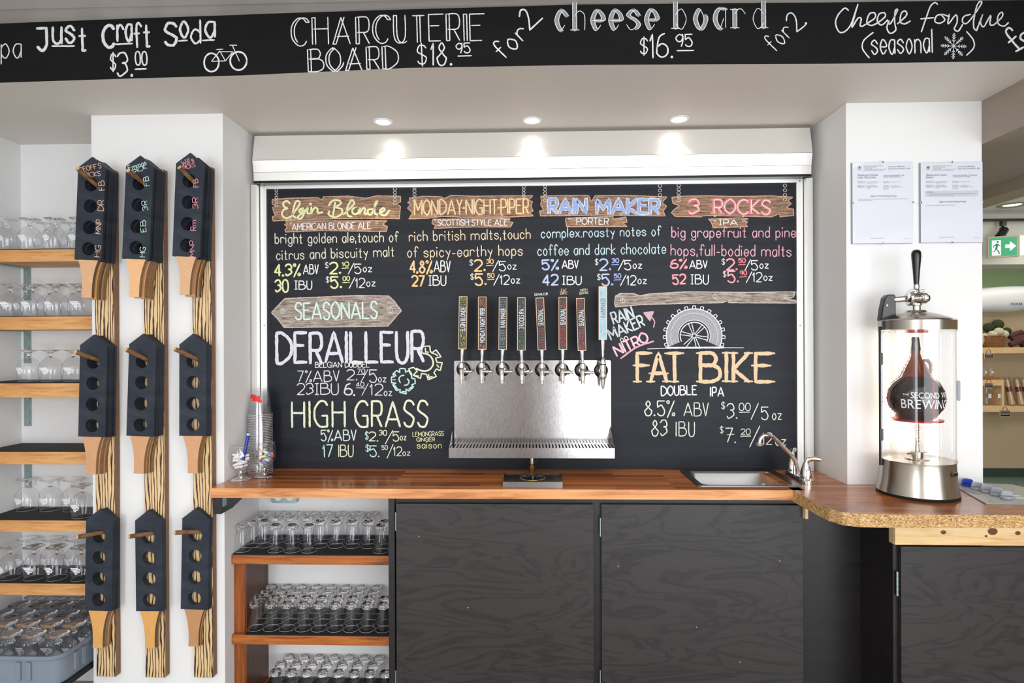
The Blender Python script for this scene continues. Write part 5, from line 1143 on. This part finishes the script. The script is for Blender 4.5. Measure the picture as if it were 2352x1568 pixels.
m = MB(); m.lathe([(.016, 0), (.016, .02), (.02, .022), (.02, .03)], 24, Matrix.Translation((0, 0, zt2-.002))); obj('neck', m, m_chrome, gf, smooth=True)
vz = zt2+.05
m = MB(); m.lathe([(0, -.035), (.026, -.035), (.032, -.028), (.028, -.02), (.026, .03), (.022, .038), (0, .038)], 28, Matrix.Translation((0, 0, vz)) @ Matrix.Rotation(R(90), 4, 'Y')); obj('valve_body', m, m_chrome, gf, smooth=True)
m = MB(); m.lathe([(0, 0), (.014, 0), (.014, .012), (0, .012)], 20, Matrix.Translation((.036, 0, vz)) @ Matrix.Rotation(R(90), 4, 'Y')); m.lathe([(0, 0), (.013, 0), (.013, .006), (.006, .007), (0, .004)], 20, Matrix.Translation((-.03, -.012, vz)) @ Matrix.Rotation(R(-70), 4, 'Y')); obj('valve_knob', m, m_black, gf, smooth=True)
m = MB(); m.lathe([(0, .016), (.005, .016), (.008, .012), (.011, .014), (.013, .01), (.013, 0)], 20, Matrix.Translation((.012, -.026, vz)) @ Rx); obj('pressure_port', m, m_chrome, gf, smooth=True)
m = MB(); m.tube([(-.036, -.006, vz-.005), (-.036, -.006, vz+.022), (-.03, -.006, vz+.032), (.028, -.006, vz+.032)], .004, 10); obj('bail', m, m_chrome, gf, smooth=True)
m = MB(); m.lathe([(.011, 0), (.013, .006), (.010, .012), (.012, .018), (.011, .030)], 20, Matrix.Translation((0, 0, vz+.026))); obj('lever_ferrule', m, m_chrome, gf, smooth=True)
hz0 = vz+.054
m = MB(); m.lathe([(.009, 0), (.0105, .02), (.013, .06), (.0165, .10), (.0185, .125), (.017, .138), (.010, .146), (0, .148)], 24, Matrix.Translation((0, 0, hz0))); obj('tap_lever', m, m_black, gf, smooth=True)
m = MB(); m.cyl((-.034, .02, vz), (-.088, .03, vz-.004), .0135); obj('supply_tube', m, m_chrome, gf, smooth=True)
m = MB(); sd = [(-.135, zc1+.008), (-.128, vz-.04), (-.118, vz+.005), (-.105, vz+.018), (-.080, vz+.018), (-.074, vz+.01), (-.074, zc1+.02)]
m.prism(sd, lambda p, h: (p[0], h, p[1]), .015, .05); obj('side_arm', m, m_black, gf, bevel=.004)
m = MB(); m.cyl((-.112, .0145, vz-.028), (-.112, .0115, vz-.028), .003); obj('screw', m, m_chrome, gf)
# front door edge rod and hinges, latch
a_ = R(172); ex_ = Vector((cos(a_), sin(a_), 0))*(Rg+.006)
m = MB(); m.tube([(ex_.x, ex_.y, zb1-.03), (ex_.x, ex_.y, zg1+.015)], .0045, 10); obj('door_rod', m, m_dkchrome, gf, smooth=True)
for z in (zb1+.10, zg1-.12):
    m = MB(); T = Matrix.Translation((0, 0, z)) @ Matrix.Rotation(a_, 4, 'Z'); m.box(Rg+.0005, Rg+.009, .004, .022, -.025, .025, T); obj('hinge', m, m_black, gf, bevel=.002)
m = MB(); m.box(Rg+.001, Rg+.012, -.012, .012, -.04, .04, Matrix.Translation((0, 0, (zb1+zg1)/2+.02)) @ Matrix.Rotation(R(-25), 4, 'Z')); obj('latch', m, m_greyp, gf, bevel=.003)
m = MB(); m.box(Rg-.004, Rg+.007, -.022, .022, -.008, .008, Matrix.Translation((0, 0, zb1-.04)) @ Matrix.Rotation(R(-58), 4, 'Z')); obj('drain_slot', m, m_black, gf, bevel=.003)
# LED strips; the inner rear-left one is added to widen the glow
led = emit('warm_led', (1, .88, .66), 45)
for nmz, ang, k0 in (('rear left', 140, 0), ('rear left inner', 118, 0), ('rear right', 28, 0)):
    ang = R(ang); T = Matrix.Rotation(ang, 4, 'Z')
    st_ = MB(); st_.box(Rg-.014, Rg-.010, -.008, .008, zb1+.02, zg1-.012, T); so = obj('led_strip', st_, m_white, gf)
    m = MB(); zq = zb1+.03
    while zq < zg1-.02: m.box(Rg-.018, Rg-.0141, -.005, .005, zq, zq+.008, T); zq += .017
    obj('led', m, led, so)
# pedestal and red pads
m = MB(); m.lathe([(0, zb1+.001), (.045, zb1+.001), (.045, zb1+.004), (.022, zb1+.006), (.022, zb1+.03), (.010, zb1+.032), (.008, zb1+.06), (.008, 0.30)], 24); obj('lift_post', m, m_steelv, gf, smooth=True)
pz_ = zf(962, GY)
m = MB(); m.tube([(.0125*cos(k_*.8), .0125*sin(k_*.8), zb1+.045+k_*.0014) for k_ in range(70)], .0012, 6); obj('spring', m, m_chrome, gf, smooth=True)
m = MB(); m.cyl((-.05, -.02, zb1+.025), (.05, .02, zb1+.025), .004); obj('cross_bar', m, m_steelv, gf, smooth=True)
m = MB(); m.lathe([(0, pz_-.006), (.092, pz_-.006), (.094, pz_), (0, pz_)], 40); obj('red_pad', m, m_redpad, gf, smooth=True)
m = MB(); m.lathe([(0, zg1-.001), (.042, zg1-.001), (.04, zg1-.012), (0, zg1-.012)], 32); obj('seal_pad', m, m_redpad, gf, smooth=True)
bt = thing('growler_bottle', 'dark amber glass growler jug with white lettering inside the filler', 'bottle', (GX-.005, GY, ZC+pz_+.0005)); hh = zf(774, GY)-pz_; k_ = hh/.24
BR = 1.27
bp = [(0, 0), (.045, .0), (.055, .004), (.062, .014), (.078, .035), (.083, .058), (.079, .085), (.066, .108), (.048, .124), (.040, .140), (.034, .158), (.022, .180), (.018, .190), (.018, .205)]
bp = [(r*BR, z) if z < .13 else (r*(1+(BR-1)*max(0, (.18-z)/.05)), z) for r, z in bp]
m = MB(); m.lathe([(r, z*k_) for r, z in bp], 40); obj('jug', m, m_amber, bt, smooth=True)
m = MB(); m.lathe([(0, .002), (.044, .002), (.060, .015), (.0755, .036), (.0805, .058), (.0765, .084), (.064, .106), (.046, .122), (0, .122)] if k_ == 1 else [(r*(BR if z < .11 else 1.15), z*k_) for r, z in [(0, .002), (.044, .002), (.060, .015), (.0755, .036), (.0805, .058), (.0765, .084), (.064, .106), (.046, .122), (0, .122)]], 32); obj('beer', m, thin_glass('dark_beer', (.26, .10, .02), (.02, .01, .005), .3), bt, smooth=True)
m = MB(); m.lathe([(.0185, .2*k_), (.020, .205*k_), (.015, .235*k_), (.012, .24*k_), (0, .24*k_)], 20); obj('stopper', m, m_black, bt, smooth=True)
m = MB(); m.tube([(.030, 0, .170*k_), (.048, 0, .172*k_), (.062, 0, .160*k_), (.063, 0, .142*k_), (.052, 0, .128*k_)], .0075, 10); obj('finger_handle', m, m_amber, bt, smooth=True)
def wrap_text(s, z, h, a0, a1, rad, mat, parent, nm='lettering'):
    mb = MB(); ptext(mb, s, Matrix.Identity(4), 1.0, h); out = MB()
    out.v = [((rad(z+y)+.0016)*cos(R(a0+(a1-a0)*x)), (rad(z+y)+.0016)*sin(R(a0+(a1-a0)*x)), z+y) for x, y, _ in mb.v]; out.f = mb.f; out.m = mb.m
    return obj(nm, out, mat, parent)
def rad(z):
    z /= k_
    for (r0, z0), (r1, z1) in zip(bp, bp[1:]):
        if z0 <= z <= z1 and z1 > z0: return r0+(r1-r0)*(z-z0)/(z1-z0)
    return .08
wrap_text('SECOND WEDGE', .094, .024, -131, -14, rad, m_frost, bt); wrap_text('BREWING CO.', .052, .037, -150, 4, rad, m_frost, bt)
wrap_text('THE', .104, .007, -147, -134, rad, m_frost, bt)

# ================================================================= LICENCES
def licence(u0, v0, u1, v1, label, T1, T2, cond, lno):
    y = YP-.014; a = PY(u0, v0, y); b = PY(u1, v1, y); X0_, X1_, Z1_, Z0_ = a.x, b.x, a.z, b.z; w_ = X1_-X0_; h_ = Z1_-Z0_
    t = thing('framed_licence', label, 'framed document', ((X0_+X1_)/2, YP, Z0_))
    box('backing', X0_, X1_, YP-.012, YP-.0005, Z0_, Z1_, m_greyp, parent=t, world=True)
    pp = box('paper', X0_+.0005, X1_-.0005, YP-.0128, YP-.0121, Z0_+.0005, Z1_-.0005, m_paper, parent=t, world=True)
    m = MB(); m.add([(X0_, YP-.0145, Z0_), (X1_, YP-.0145, Z0_), (X1_, YP-.0145, Z1_), (X0_, YP-.0145, Z1_)], [(0, 1, 2, 3)]); obj('glass', m, m_cyl, t, world=True)
    for xx, zz_ in ((.5, 1), (.5, 0), (0, .5), (1, .5)):
        cx_, cz_ = X0_+w_*xx, Z0_+h_*zz_; box('clip', cx_-.004, cx_+.004, YP-.0165, YP-.0146, cz_-.004, cz_+.004, m_chrome, parent=t, world=True, bevel=.001)
    def P(x, yv): return Matrix(((1, 0, 0, X0_+w_*x), (0, 0, -1, YP-.0132), (0, 1, 0, Z1_-h_*yv), (0, 0, 0, 1)))
    blk = MB(); gry = MB(); bx_ = MB()
    for s, x, yv, ww, h, k in [('Licence No. '+lno, .60, .065, .27, .006, 1), ('Expiry Date: December 17, 2019', .60, .09, .35, .006, 1), (T1[0], .09, .168, T1[1], .009, 1), (T1[2], .09, .197, T1[3], .009, 1), (T2[0], .52, .172, T2[1], .0045, 1), (T2[2], .52, .19, T2[3], .0045, 1),
        ('Registrar of Alcohol, Gaming and Racing', .30, .425 if not cond else .50, .43, .0068, 1)]:
        if s: ptext(blk, s, P(x, yv), w_*ww, h)
    for s, x, yv, ww in [('Alcohol and Gaming Commission of Ontario', .19, .05, .31), ('90 Sheppard Ave. E., Suite 200', .19, .066, .2), ('Toronto ON', .19, .08, .14), ('Tel. 416 326 8700 or 1 800 522 2876 toll free', .19, .094, .37), ('E-mail licensing  Website', .19, .108, .34),
        ('Second Wedge Brewing', .24, .245, .19), ('Company Inc. (The)', .24, .26, .16), ('SECOND WEDGE', .24, .293, .15), ('BREWING COMPANY', .24, .31, .19), ('(THE)', .24, .325, .05), ('November 16, 2017', .63, .25, .16), ('14 VICTORIA ST', .63, .298, .15), ('UXBRIDGE, ON', .63, .315, .2), ('Issued to', .095, .245, .08), ('Doing', .095, .293, .05), ('Business As', .095, .308, .1), ('Issue Date', .53, .25, .08), ('Address', .53, .298, .07), ('Page 1 of 1', .87, .947, .06), ('Queens Printer for Ontario, 2010', .30, .94, .22)]:
        ptext(gry, s, P(x, yv), w_*ww, .0042)
    if cond:
        ptext(blk, 'CONDITIONS', P(.09, .378), w_*.11, .0055)
        ptext(gry, 'IT IS A CONDITION OF THIS LICENCE THAT THE HOLDER PARTICIPATE IN THE BREWING', P(.13, .40), w_*.74, .0045); ptext(gry, 'INDUSTRY STANDARDS AND PRACTICES CODE.', P(.13, .416), w_*.40, .0045)
        bx_.box(X0_+w_*.07, X0_+w_*.93, YP-.0131, YP-.0129, Z1_-h_*.43, Z1_-h_*.355)
        ptext(gry, 'This licence is not transferable without approval of the Registrar.', P(.09, .54), w_*.48, .0042)
    else:
        ptext(gry, 'This licence must be posted in a conspicuous place in the licensed premises. This licence is not transferable', P(.09, .458), w_*.82, .0045); ptext(gry, 'without approval of the Registrar.', P(.09, .473), w_*.25, .0045)
    for x, y0_, y1_ in ((.08, .228, .258), (.08, .278, .312), (.51, .235, .262), (.51, .282, .34)): bx_.box(X0_+w_*x, X0_+w_*(x+(.14 if x < .5 else .10)), YP-.0131, YP-.0129, Z1_-h_*y1_, Z1_-h_*y0_)
    # small crest: shield with supporters
    cxx, czz = X0_+w_*.12, Z1_-h_*.065; Tc = Matrix(((1, 0, 0, cxx), (0, 0, -1, YP-.0132), (0, 1, 0, czz), (0, 0, 0, 1)))
    for dx_, dz_, r_ in ((-.006, .004, .0018), (.006, .004, .0018), (0, .007, .0016), (-.007, -.001, .0015), (.007, -.001, .0015), (-.006, -.006, .001), (.006, -.006, .001)): blk.lathe([(0, 0), (r_, 0)], 8, Tc @ Matrix.Translation((dx_, dz_, 0)))
    blk.add([Tc @ Vector(q_) for q_ in [(-.0035, .003, 0), (.0035, .003, 0), (.003, -.002, 0), (0, -.006, 0), (-.003, -.002, 0)]], [(4, 3, 2, 1, 0)])
    blk.box(cxx-.008, cxx+.008, YP-.0133, YP-.0131, czz-.0098, czz-.0088)
    obj('tinted_box', bx_, m_greybox, pp, world=True); obj('printed_text', blk, m_print, pp, world=True); obj('printed_text', gry, m_grey, pp, world=True)
licence(1958, 373, 2097, 558, 'left of the two framed licences on the white pillar, without a tinted text band', ("Manufacturer's Limited", .33, 'Liquor Sales Licence', .30), ('FOR THE SALE AND SERVICE OF THE', .34, "MANUFACTURER'S PRODUCT(S)", .29), False, 'RT08T4266')
licence(2115, 373, 2258, 556, 'right of the two framed licences on the white pillar, with a grey conditions band', ("Manufacturer's Licence -", .35, 'Brewery', .11), ('FOR THE SALE OF LIQUOR TO THE LIQUOR', .39, 'CONTROL BOARD OF ONTARIO', .28), True, 'MFB74266')

# ================================================================= METAL PLATE WITH BLUE AND GREY PLASTIC KNOBS
pl = thing('knob_plate', 'flat brushed metal plate lying on the right worktop beside the growler filler', 'plate', (1.95, 2.5, ZC))
q4 = [PZ(u, v, ZC+.004) for u, v in [(2186, 1112), (2265, 1156), (2400, 1158), (2395, 1128), (2325, 1112), (2230, 1108)]]
m = MB(); m.prism([(p.x, p.y) for p in q4], lambda p, h: (p[0], p[1], h), ZC+.0008, ZC+.004); obj('plate_sheet', m, plain('satin_plate', (.62, .62, .60), .4, .6), pl, world=True)
p = PZ(2275, 1152, ZC+.004); m = MB(); m.lathe([(0, .003), (.006, .003), (.008, 0)], 12, Matrix.Translation(p)); obj('screw', m, m_chrome, pl, world=True, smooth=True)
m = MB()
a_, b_ = PZ(2200, 1123, ZC+.0045), PZ(2252, 1137, ZC+.0045); dd = (b_-a_); ang = math.atan2(dd.y, dd.x)
for k in range(2):
    T = Matrix.Translation(a_+Vector((.0, .0+k*.018, .0))) @ Matrix.Rotation(ang, 4, 'Z'); s = [(0, 0), (.09, 0), (.09, .012), (.0, .012)]
    for i_ in range(4):
        A, B = Vector((*s[i_], 0)), Vector((*s[(i_+1) % 4], 0)); e_ = (B-A).normalized(); nn_ = Vector((-e_.y, e_.x, 0))*.0006; m.add([T @ (A-nn_), T @ (A+nn_), T @ (B+nn_), T @ (B-nn_)], [(0, 3, 2, 1)])
obj('engraved_marks', m, m_print, pl, world=True)
m = MB()
for u_, v_ in ((2330, 1138), (2345, 1143)): p = PZ(u_, v_, ZC+.0045); m.box(p.x-.02, p.x+.02, p.y-.006, p.y+.006, ZC+.0041, ZC+.0046)
obj('white_label', m, m_white, pl, world=True)
K0 = None
kn = [(2222, 1115, 'blue'), (2244, 1123, 'grey'), (2266, 1129, 'grey'), (2289, 1136, 'grey'), (2312, 1144, 'grey')]
for i, (u_, v_, cn) in enumerate(kn):
    p = PZ(u_, v_, ZC+.0045); lab = 'blue plastic knob at the far end of the row on the metal plate' if i == 0 else ('%s grey plastic knob counted from the blue one on the metal plate' % ['', 'first', 'second', 'third', 'fourth'][i])
    t = thing('plastic_knob', lab, 'knob', (p.x, p.y, ZC+.0045), R(-20), 'knobs on the metal plate'); mt = m_blue if i == 0 else m_greyp
    m = MB(); m.lathe([(0, 0), (.021, 0), (.0215, .003), (.021, .009), (0, .0095)], 28); obj('knob_disc', m, mt, t, smooth=True)
    m = MB(); m.prism([(-.019, .0095), (.0205, .0095), (.0205, .024), (.017, .028), (-.008, .030), (-.015, .027)], lambda p_, h_: (p_[0], h_, p_[1]), -.001, .012); obj('knob_grip', m, mt, t, bevel=.002)

# ================================================================= BEYOND THE PILLAR
YW = 8.0; YS = 7.72
def pw(u, v, y=YS): return PY(u, v, y)
tr = thing('track_light', 'black track with a black spotlight below the far ceiling on the right', 'track light', tuple(pw(2305, 506, 5.9)))
a_, b_ = pw(2258, 506, 5.9), pw(2420, 506, 5.9); 
m = MB(); m.box(a_.x-.3, b_.x, 5.885, 5.92, a_.z-.012, a_.z+.012); obj('track', m, m_black, tr, world=True)
p = pw(2304, 512, 5.9); m = MB(); m.box(p.x-.02, p.x+.02, 5.88, 5.92, p.z-.03, p.z+.02); obj('adapter', m, m_black, tr, world=True)
m = MB(); q_ = pw(2302, 535, 5.9); r_ = pw(2298, 550, 5.9); m.tube([(p.x, 5.9, p.z-.03), (p.x-.03, 5.9, p.z-.05), (q_.x-.03, 5.9, q_.z)], .005, 8); m.tube([(p.x, 5.9, p.z-.03), (p.x+.03, 5.9, p.z-.06), (q_.x+.03, 5.9, q_.z)], .005, 8); obj('yoke', m, m_black, tr, world=True, smooth=True)
m = MB(); m.cyl(pw(2307, 528, 5.87), pw(2293, 548, 5.80), .036, .04); obj('lamp_head', m, m_black, tr, world=True, smooth=True)
es = thing('exit_sign', 'green running-man exit sign with a white arrow in the far doorway', 'sign', tuple(pw(2305, 568, 5.7)), 0)
c0 = pw(2304, 566, 5.75); Te = Matrix.Translation(c0) @ Matrix.Rotation(R(-22), 4, 'Z'); hwx, hwz = .115, .098
m = MB(); m.box(-hwx, hwx, 0, .03, -hwz, hwz, Te); obj('sign_frame', m, m_signf, es, world=True)
m = MB(); m.box(.13, .21, .03, .05, -hwz+.01, hwz, Te); obj('sign_bracket', m, m_wall, es, world=True)
m = MB(); m.box(-hwx+.014, hwx-.014, -.003, -.0005, -hwz+.014, hwz-.014, Te); obj('sign_panel', m, emit('exit_green', (.01, .24, .10), .35), es, world=True)
sm = emit('exit_white', (.8, .95, .88), .5); m = MB()
def flat(pts, y=-.0045): m.add([Te @ Vector((x, y, z)) for x, z in pts], [tuple(range(len(pts)))])
flat([(.015, -.015), (.05, -.015), (.05, -.045), (.095, 0.0), (.05, .045), (.05, .015), (.015, .015)]); 
flat([(-.085, -.08), (-.018, -.08), (-.018, .06), (-.085, .06)]); obj('sign_arrow', m, sm, es, world=True)
m = MB(); 
def flat2(pts, y=-.006): m.add([Te @ Vector((x, y, z)) for x, z in pts], [tuple(range(len(pts)))])
flat2([(-.055, .03), (-.035, .03), (-.045, -.02), (-.06, -.02)]); flat2([(-.058, -.02), (-.046, -.02), (-.028, -.045), (-.025, -.07), (-.035, -.07), (-.038, -.048)]); flat2([(-.060, -.015), (-.05, -.018), (-.062, -.045), (-.084, -.05), (-.084, -.042), (-.068, -.038)]); flat2([(-.056, .026), (-.075, .01), (-.08, -.008), (-.074, -.01), (-.068, .004), (-.052, .015)]); flat2([(-.038, .026), (-.022, .012), (-.022, .004), (-.042, .014)])
m.lathe([(0, 0), (.010, 0)], 12, Te @ Matrix.Translation((-.042, -.006, .044)) @ Rx); obj('running_figure', m, plain('exit_dark', (.04, .42, .27), .5), es, world=True)
# insect trap / wall unit
wu = thing('wall_unit', 'white curved wall-mounted unit above the far shelves', 'appliance', tuple(pw(2305, 690, 7.85)))
m = MB(); prs = [(2230, 662, 728), (2262, 662, 716), (2290, 658, 716), (2320, 656, 717), (2352, 655, 714), (2390, 656, 706), (2420, 662, 690)]; loopA = []; loopB = []
nW = len(prs); vv = []
for u_, a_, b_ in prs:
    t0 = pw(u_, a_, 7.88); t1 = pw(u_, b_, 7.88); mz = (t0.z+t1.z)/2; h_ = (t0.z-t1.z)/2
    for k in range(9):
        an = R(90-180*k/8); vv.append((t0.x, 7.995-.15*cos(an)**.6 if cos(an) > .01 else 7.995, mz+h_*sin(an)))
m.add(vv, [(9*i+j, 9*i+j+1, 9*i+10+j, 9*i+9+j) for i in range(nW-1) for j in range(8)]+[tuple(range(9))[::-1], tuple(range(9*nW-9, 9*nW))]); obj('shell', m, m_white, wu, world=True, smooth=True)
m = MB(); T = Matrix(((1, 0, 0, pw(2322, 700, 7.84).x), (0, 0, -1, 7.838), (0, 1, 0, pw(2322, 700, 7.84).z), (0, 0, 0, 1))); ptext(m, 'ECOLAB', T, .135, .027, 1., .003); obj('lettering', m, plain('logo_blue', (.02, .42, .72), .4), wu, world=True)
# shelves
def fshelf(label, u0, u1, v0, v1):
    a_, b_ = pw(u0, v0), pw(u1, v1); return box('wall_shelf', a_.x, b_.x, YS, YW-.001, b_.z, a_.z, m_palepine, label=label, cat='shelf', bevel=.004)
fs1 = fshelf('upper pale pine shelf on the far beige wall, holding the wicker basket', 2225, 2440, 798, 811)
fs2 = fshelf('lower pale pine shelf on the far beige wall, holding pint glasses', 2225, 2440, 932, 946)
a_, b_ = pw(2225, 872), pw(2307, 885); rz_ = thing('shelf_riser', 'small pale pine riser standing on the lower far shelf with two little glasses', 'riser', (a_.x+.2, YS+.1, pw(2300, 932).z))
s2top = pw(2300, 932).z
box('riser_top', a_.x, b_.x, YS+.002, YS+.2, b_.z, a_.z, m_palepine, parent=rz_, world=True); box('riser_side', b_.x-.03, b_.x, YS+.003, YS+.2, s2top+.0005, b_.z-.0005, m_palepine, parent=rz_, world=True); box('riser_side', a_.x, a_.x+.03, YS+.003, YS+.2, s2top+.0005, b_.z-.0005, m_palepine, parent=rz_, world=True)
fb_ = pw(2300, 864); box('flight_board', a_.x, fb_.x, YS+.01, YS+.12, a_.z+.0005, a_.z+.028, m_shelfred, label='thin brown wooden board on the riser under two little glasses', cat='board')
s1top = pw(2300, 798).z
# basket with knitted things
bx0, bx1 = pw(2270, 790).x, pw(2314, 790).x; bz1 = pw(2300, 771).z
bs = thing('wicker_basket', 'brown woven wicker basket on the upper far shelf', 'basket', ((bx0+bx1)/2, YS+.12, s1top))
wk = plain('wicker', (.56, .36, .18), .6, bump=.8, bscale=60, var=.3)
m = MB(); rows = 7
for r_ in range(rows):
    z = s1top+.012+r_*(bz1-s1top-.016)/(rows-1); pts_ = rrect(bx0+.008, bx1-.008, YS+.02, YS+.20, .03, 4)
    m.tube([(x+(.004 if (i+r_) % 2 else -.004)*(1 if x > (bx0+bx1)/2 else -1), y, z) for i, (x, y) in enumerate(pts_)], .009, 6, True)
m.box(bx0+.02, bx1-.02, YS+.03, YS+.19, s1top+.001, s1top+.01); obj('weave', m, wk, bs, world=True, smooth=True)
kn1 = plain('green_knit', (.20, .25, .14), .95, bump=1, bscale=80); kn2 = plain('cream_knit', (.80, .76, .65), .95, bump=1, bscale=60, var=.25)
def ball(name, c, r, mat, label, cat, grp=None, sq=(1, 1, 1)):
    m = MB(); P_ = []
    for k in range(11): a_ = -pi/2+pi*k/10; P_.append((max(0, r*cos(a_)), r*sin(a_)))
    m.lathe(P_, 18, Matrix.Diagonal((*sq, 1))); o = obj(name, m, mat, smooth=True, label=label, cat=cat, group=grp); o.location = c; return o
yb_ = YS+.11
for u_, v_, r_, mt, lab in [(2280, 768, .055, kn2, 'left cream knitted bundle heaped in the wicker basket'), (2294, 762, .06, kn2, 'middle cream knitted bundle heaped in the wicker basket'), (2306, 767, .055, kn2, 'right cream knitted bundle heaped in the wicker basket')]:
    p = pw(u_, v_, yb_); ball('knitted_hat', p, r_, mt, lab, 'hat', 'knitted hats in the basket', (1, .9, .9))
for u_, v_, r_, lab in [(2271, 752, .07, 'left dark green pompom above the wicker basket'), (2292, 745, .075, 'largest dark green pompom, centred above the wicker basket'), (2313, 760, .055, 'right dark green pompom behind the wicker basket')]:
    ball('pompom', pw(u_, v_, yb_+.09), r_, kn1, lab, 'pompom', 'dark green pompoms above the basket', (1, .6, .85))
ball('knitted_hat', pw(2262, 780, yb_), .07, kn2, 'cream knitted hat half hidden by the pillar left of the basket', 'hat', None, (.8, .8, 1.2))
for i, (u_, v_, du, dv) in enumerate([(2320, 792, 30, -12), (2326, 782, 28, -10), (2318, 774, 30, -12), (2345, 792, 20, -6)]):
    p, q_ = pw(u_, v_, YS+.04+.05*i), pw(u_+du, v_+dv, YS+.04+.05*i); m = MB(); m.tube([tuple(p), tuple(p.lerp(q_, .5)), tuple(q_)], [.034, .038, .03], 12)
    t = thing('rolled_scarf', ['lowest', 'second', 'topmost', 'rightmost'][i]+' dark maroon scarf roll with grey fringe right of the wicker basket', 'scarf', p, group='rolled scarves'); obj('roll', m, plain('maroon_wool', (.34, .20, .20), .95, bump=1, bscale=60), t, world=True, smooth=True)
    m = MB()
    for k in range(9): a_ = 2*pi*k/9; m.tube([tuple(q_+Vector((0, .02*cos(a_), .02*sin(a_)))), tuple(q_+Vector((.03, -.02, .03*sin(a_)))), tuple(q_+Vector((.05+.01*cos(3*a_), -.03, .045*sin(a_)-.01)))], .004, 5)
    obj('fringe', m, plain('grey_yarn', (.62, .62, .66), .9), t, world=True, smooth=True)
# glasses on far shelves
def pint(u, v, zbase, r, h, label, grp, cat='glass'):
    p = pw(u, v, YS+.07); t = thing('pint_glass', label, cat, (p.x, YS+.07, zbase+.0006), 0, grp)
    m = MB(); m.lathe([(0, .006), (r*.8, .006), (r*.82, 0), (r*.84, .004), (r*.9, h*.3), (r, h), (r*.95, h)], 24); obj('bowl', m, m_glass, t, smooth=True)
    m = MB(); m.lathe([(r*.94+.001, h*.45), (r*.97+.001, h*.7)], 8, None, (R(-115), R(-65))); obj('printed_mark', m, m_frost, t)
hp = pw(2280, 893).z-s2top
pint(2268, 920, s2top, .047, hp, 'left pint glass with white mark on the lower far shelf', 'pint glasses on the far shelf'); pint(2290, 920, s2top, .047, hp, 'right pint glass with white mark on the lower far shelf', 'pint glasses on the far shelf')
zr = a_ if False else pw(2300, 872).z+.029
pint(2261, 850, zr, .03, .11, 'left little glass on the thin board of the riser', 'little glasses on the riser'); pint(2276, 850, zr, .03, .11, 'right little glass on the thin board of the riser', 'little glasses on the riser')
# bagged sticks
cello = thin_glass('cellophane', (.85, .85, .86), (.5, .5, .5), .8, .15)
for i, (u0, u1, tone) in enumerate([(2312, 2324, 'left'), (2334, 2346, 'middle'), (2350, 2362, 'right')]):
    a_ = pw(u0, 872, YS+.05); b_ = pw(u1, 928, YS+.03); t = thing('bagged_paddle', tone+' wooden stick in a clear bag leaning on the lower far shelf', 'packaged wood', (b_.x, YS+.03, s2top), group='bagged wooden sticks')
    b_.z = s2top+.02; m = MB(); m.tube([tuple(a_), tuple(a_.lerp(b_, .45)), tuple(b_)], [.022, .026, .036], 8); obj('wooden_stick', m, m_palepine, t, world=True, smooth=True)
    m = MB(); c_ = a_.lerp(b_, .28); e_ = a_.lerp(b_, .48); m.tube([tuple(c_), tuple(e_)], .029, 8); obj('paper_band', m, plain('maroon_label', (.50, .14, .16), .6), t, world=True)
    m = MB(); m.tube([tuple(a_+Vector((0, 0, .03))), tuple(a_.lerp(b_, .5)), tuple(b_)], [.03, .042, .046], 10); obj('clear_bag', m, cello, t, world=True, smooth=True)
# hanging price tags
for u0, v0, u1, v1, lab in [(2261, 811, 2281, 824, 'upper'), (2262, 879, 2281, 892, 'middle'), (2297, 942, 2320, 957, 'lower')]:
    y = YS-.012; a_, b_ = pw(u0, v0, y), pw(u1, v1, y); t = thing('price_tag', lab+' small black chalk price tag hanging from a far shelf', 'tag', ((a_.x+b_.x)/2, y, b_.z), group='chalk price tags')
    box('tag_frame', a_.x, b_.x, y, y+.008, b_.z, a_.z, m_palepine, parent=t, world=True); pn = box('tag_panel', a_.x+.006, b_.x-.006, y-.002, y-.0002, b_.z+.006, a_.z-.006, m_beam, parent=t, world=True)
    m = MB(); cx_ = (a_.x+b_.x)/2; m.tube([(cx_-.03, y+.002, a_.z), (cx_-.02, y-.004, a_.z+.035), (cx_, y-.004, a_.z+.05), (cx_+.02, y-.004, a_.z+.035), (cx_+.03, y+.002, a_.z)], .003, 6); obj('hanging_loop', m, plain('twine', (.55, .35, .25), .8), t, world=True)
    m = MB()
    for k in range(3):
        zq = a_.z-.02-k*.018
        if zq < b_.z+.01: break
        xq = a_.x+.014
        while xq < b_.x-.02: wq = random.uniform(.005, .012); m.box(xq, xq+wq, y-.003, y-.0021, zq, zq+.005); xq += wq+.004
    obj('chalk_lettering', m, m_frost, pn, world=True)
# far ceiling downlight
p = PZ(2325, 470, 2.76); m = MB(); t = thing('ceiling_fill', 'round recessed lamp in the far white ceiling', 'ceiling light', p); m.lathe([(.07, -.002), (.10, -.012), (.115, -.004), (.12, 0)], 28); obj('trim_ring', m, m_signf, t, smooth=True); m = MB(); m.lathe([(0, -.001), (.07, -.002)], 24); obj('lamp', m, emit('far_lamp', (1, .8, .55), 2), t)
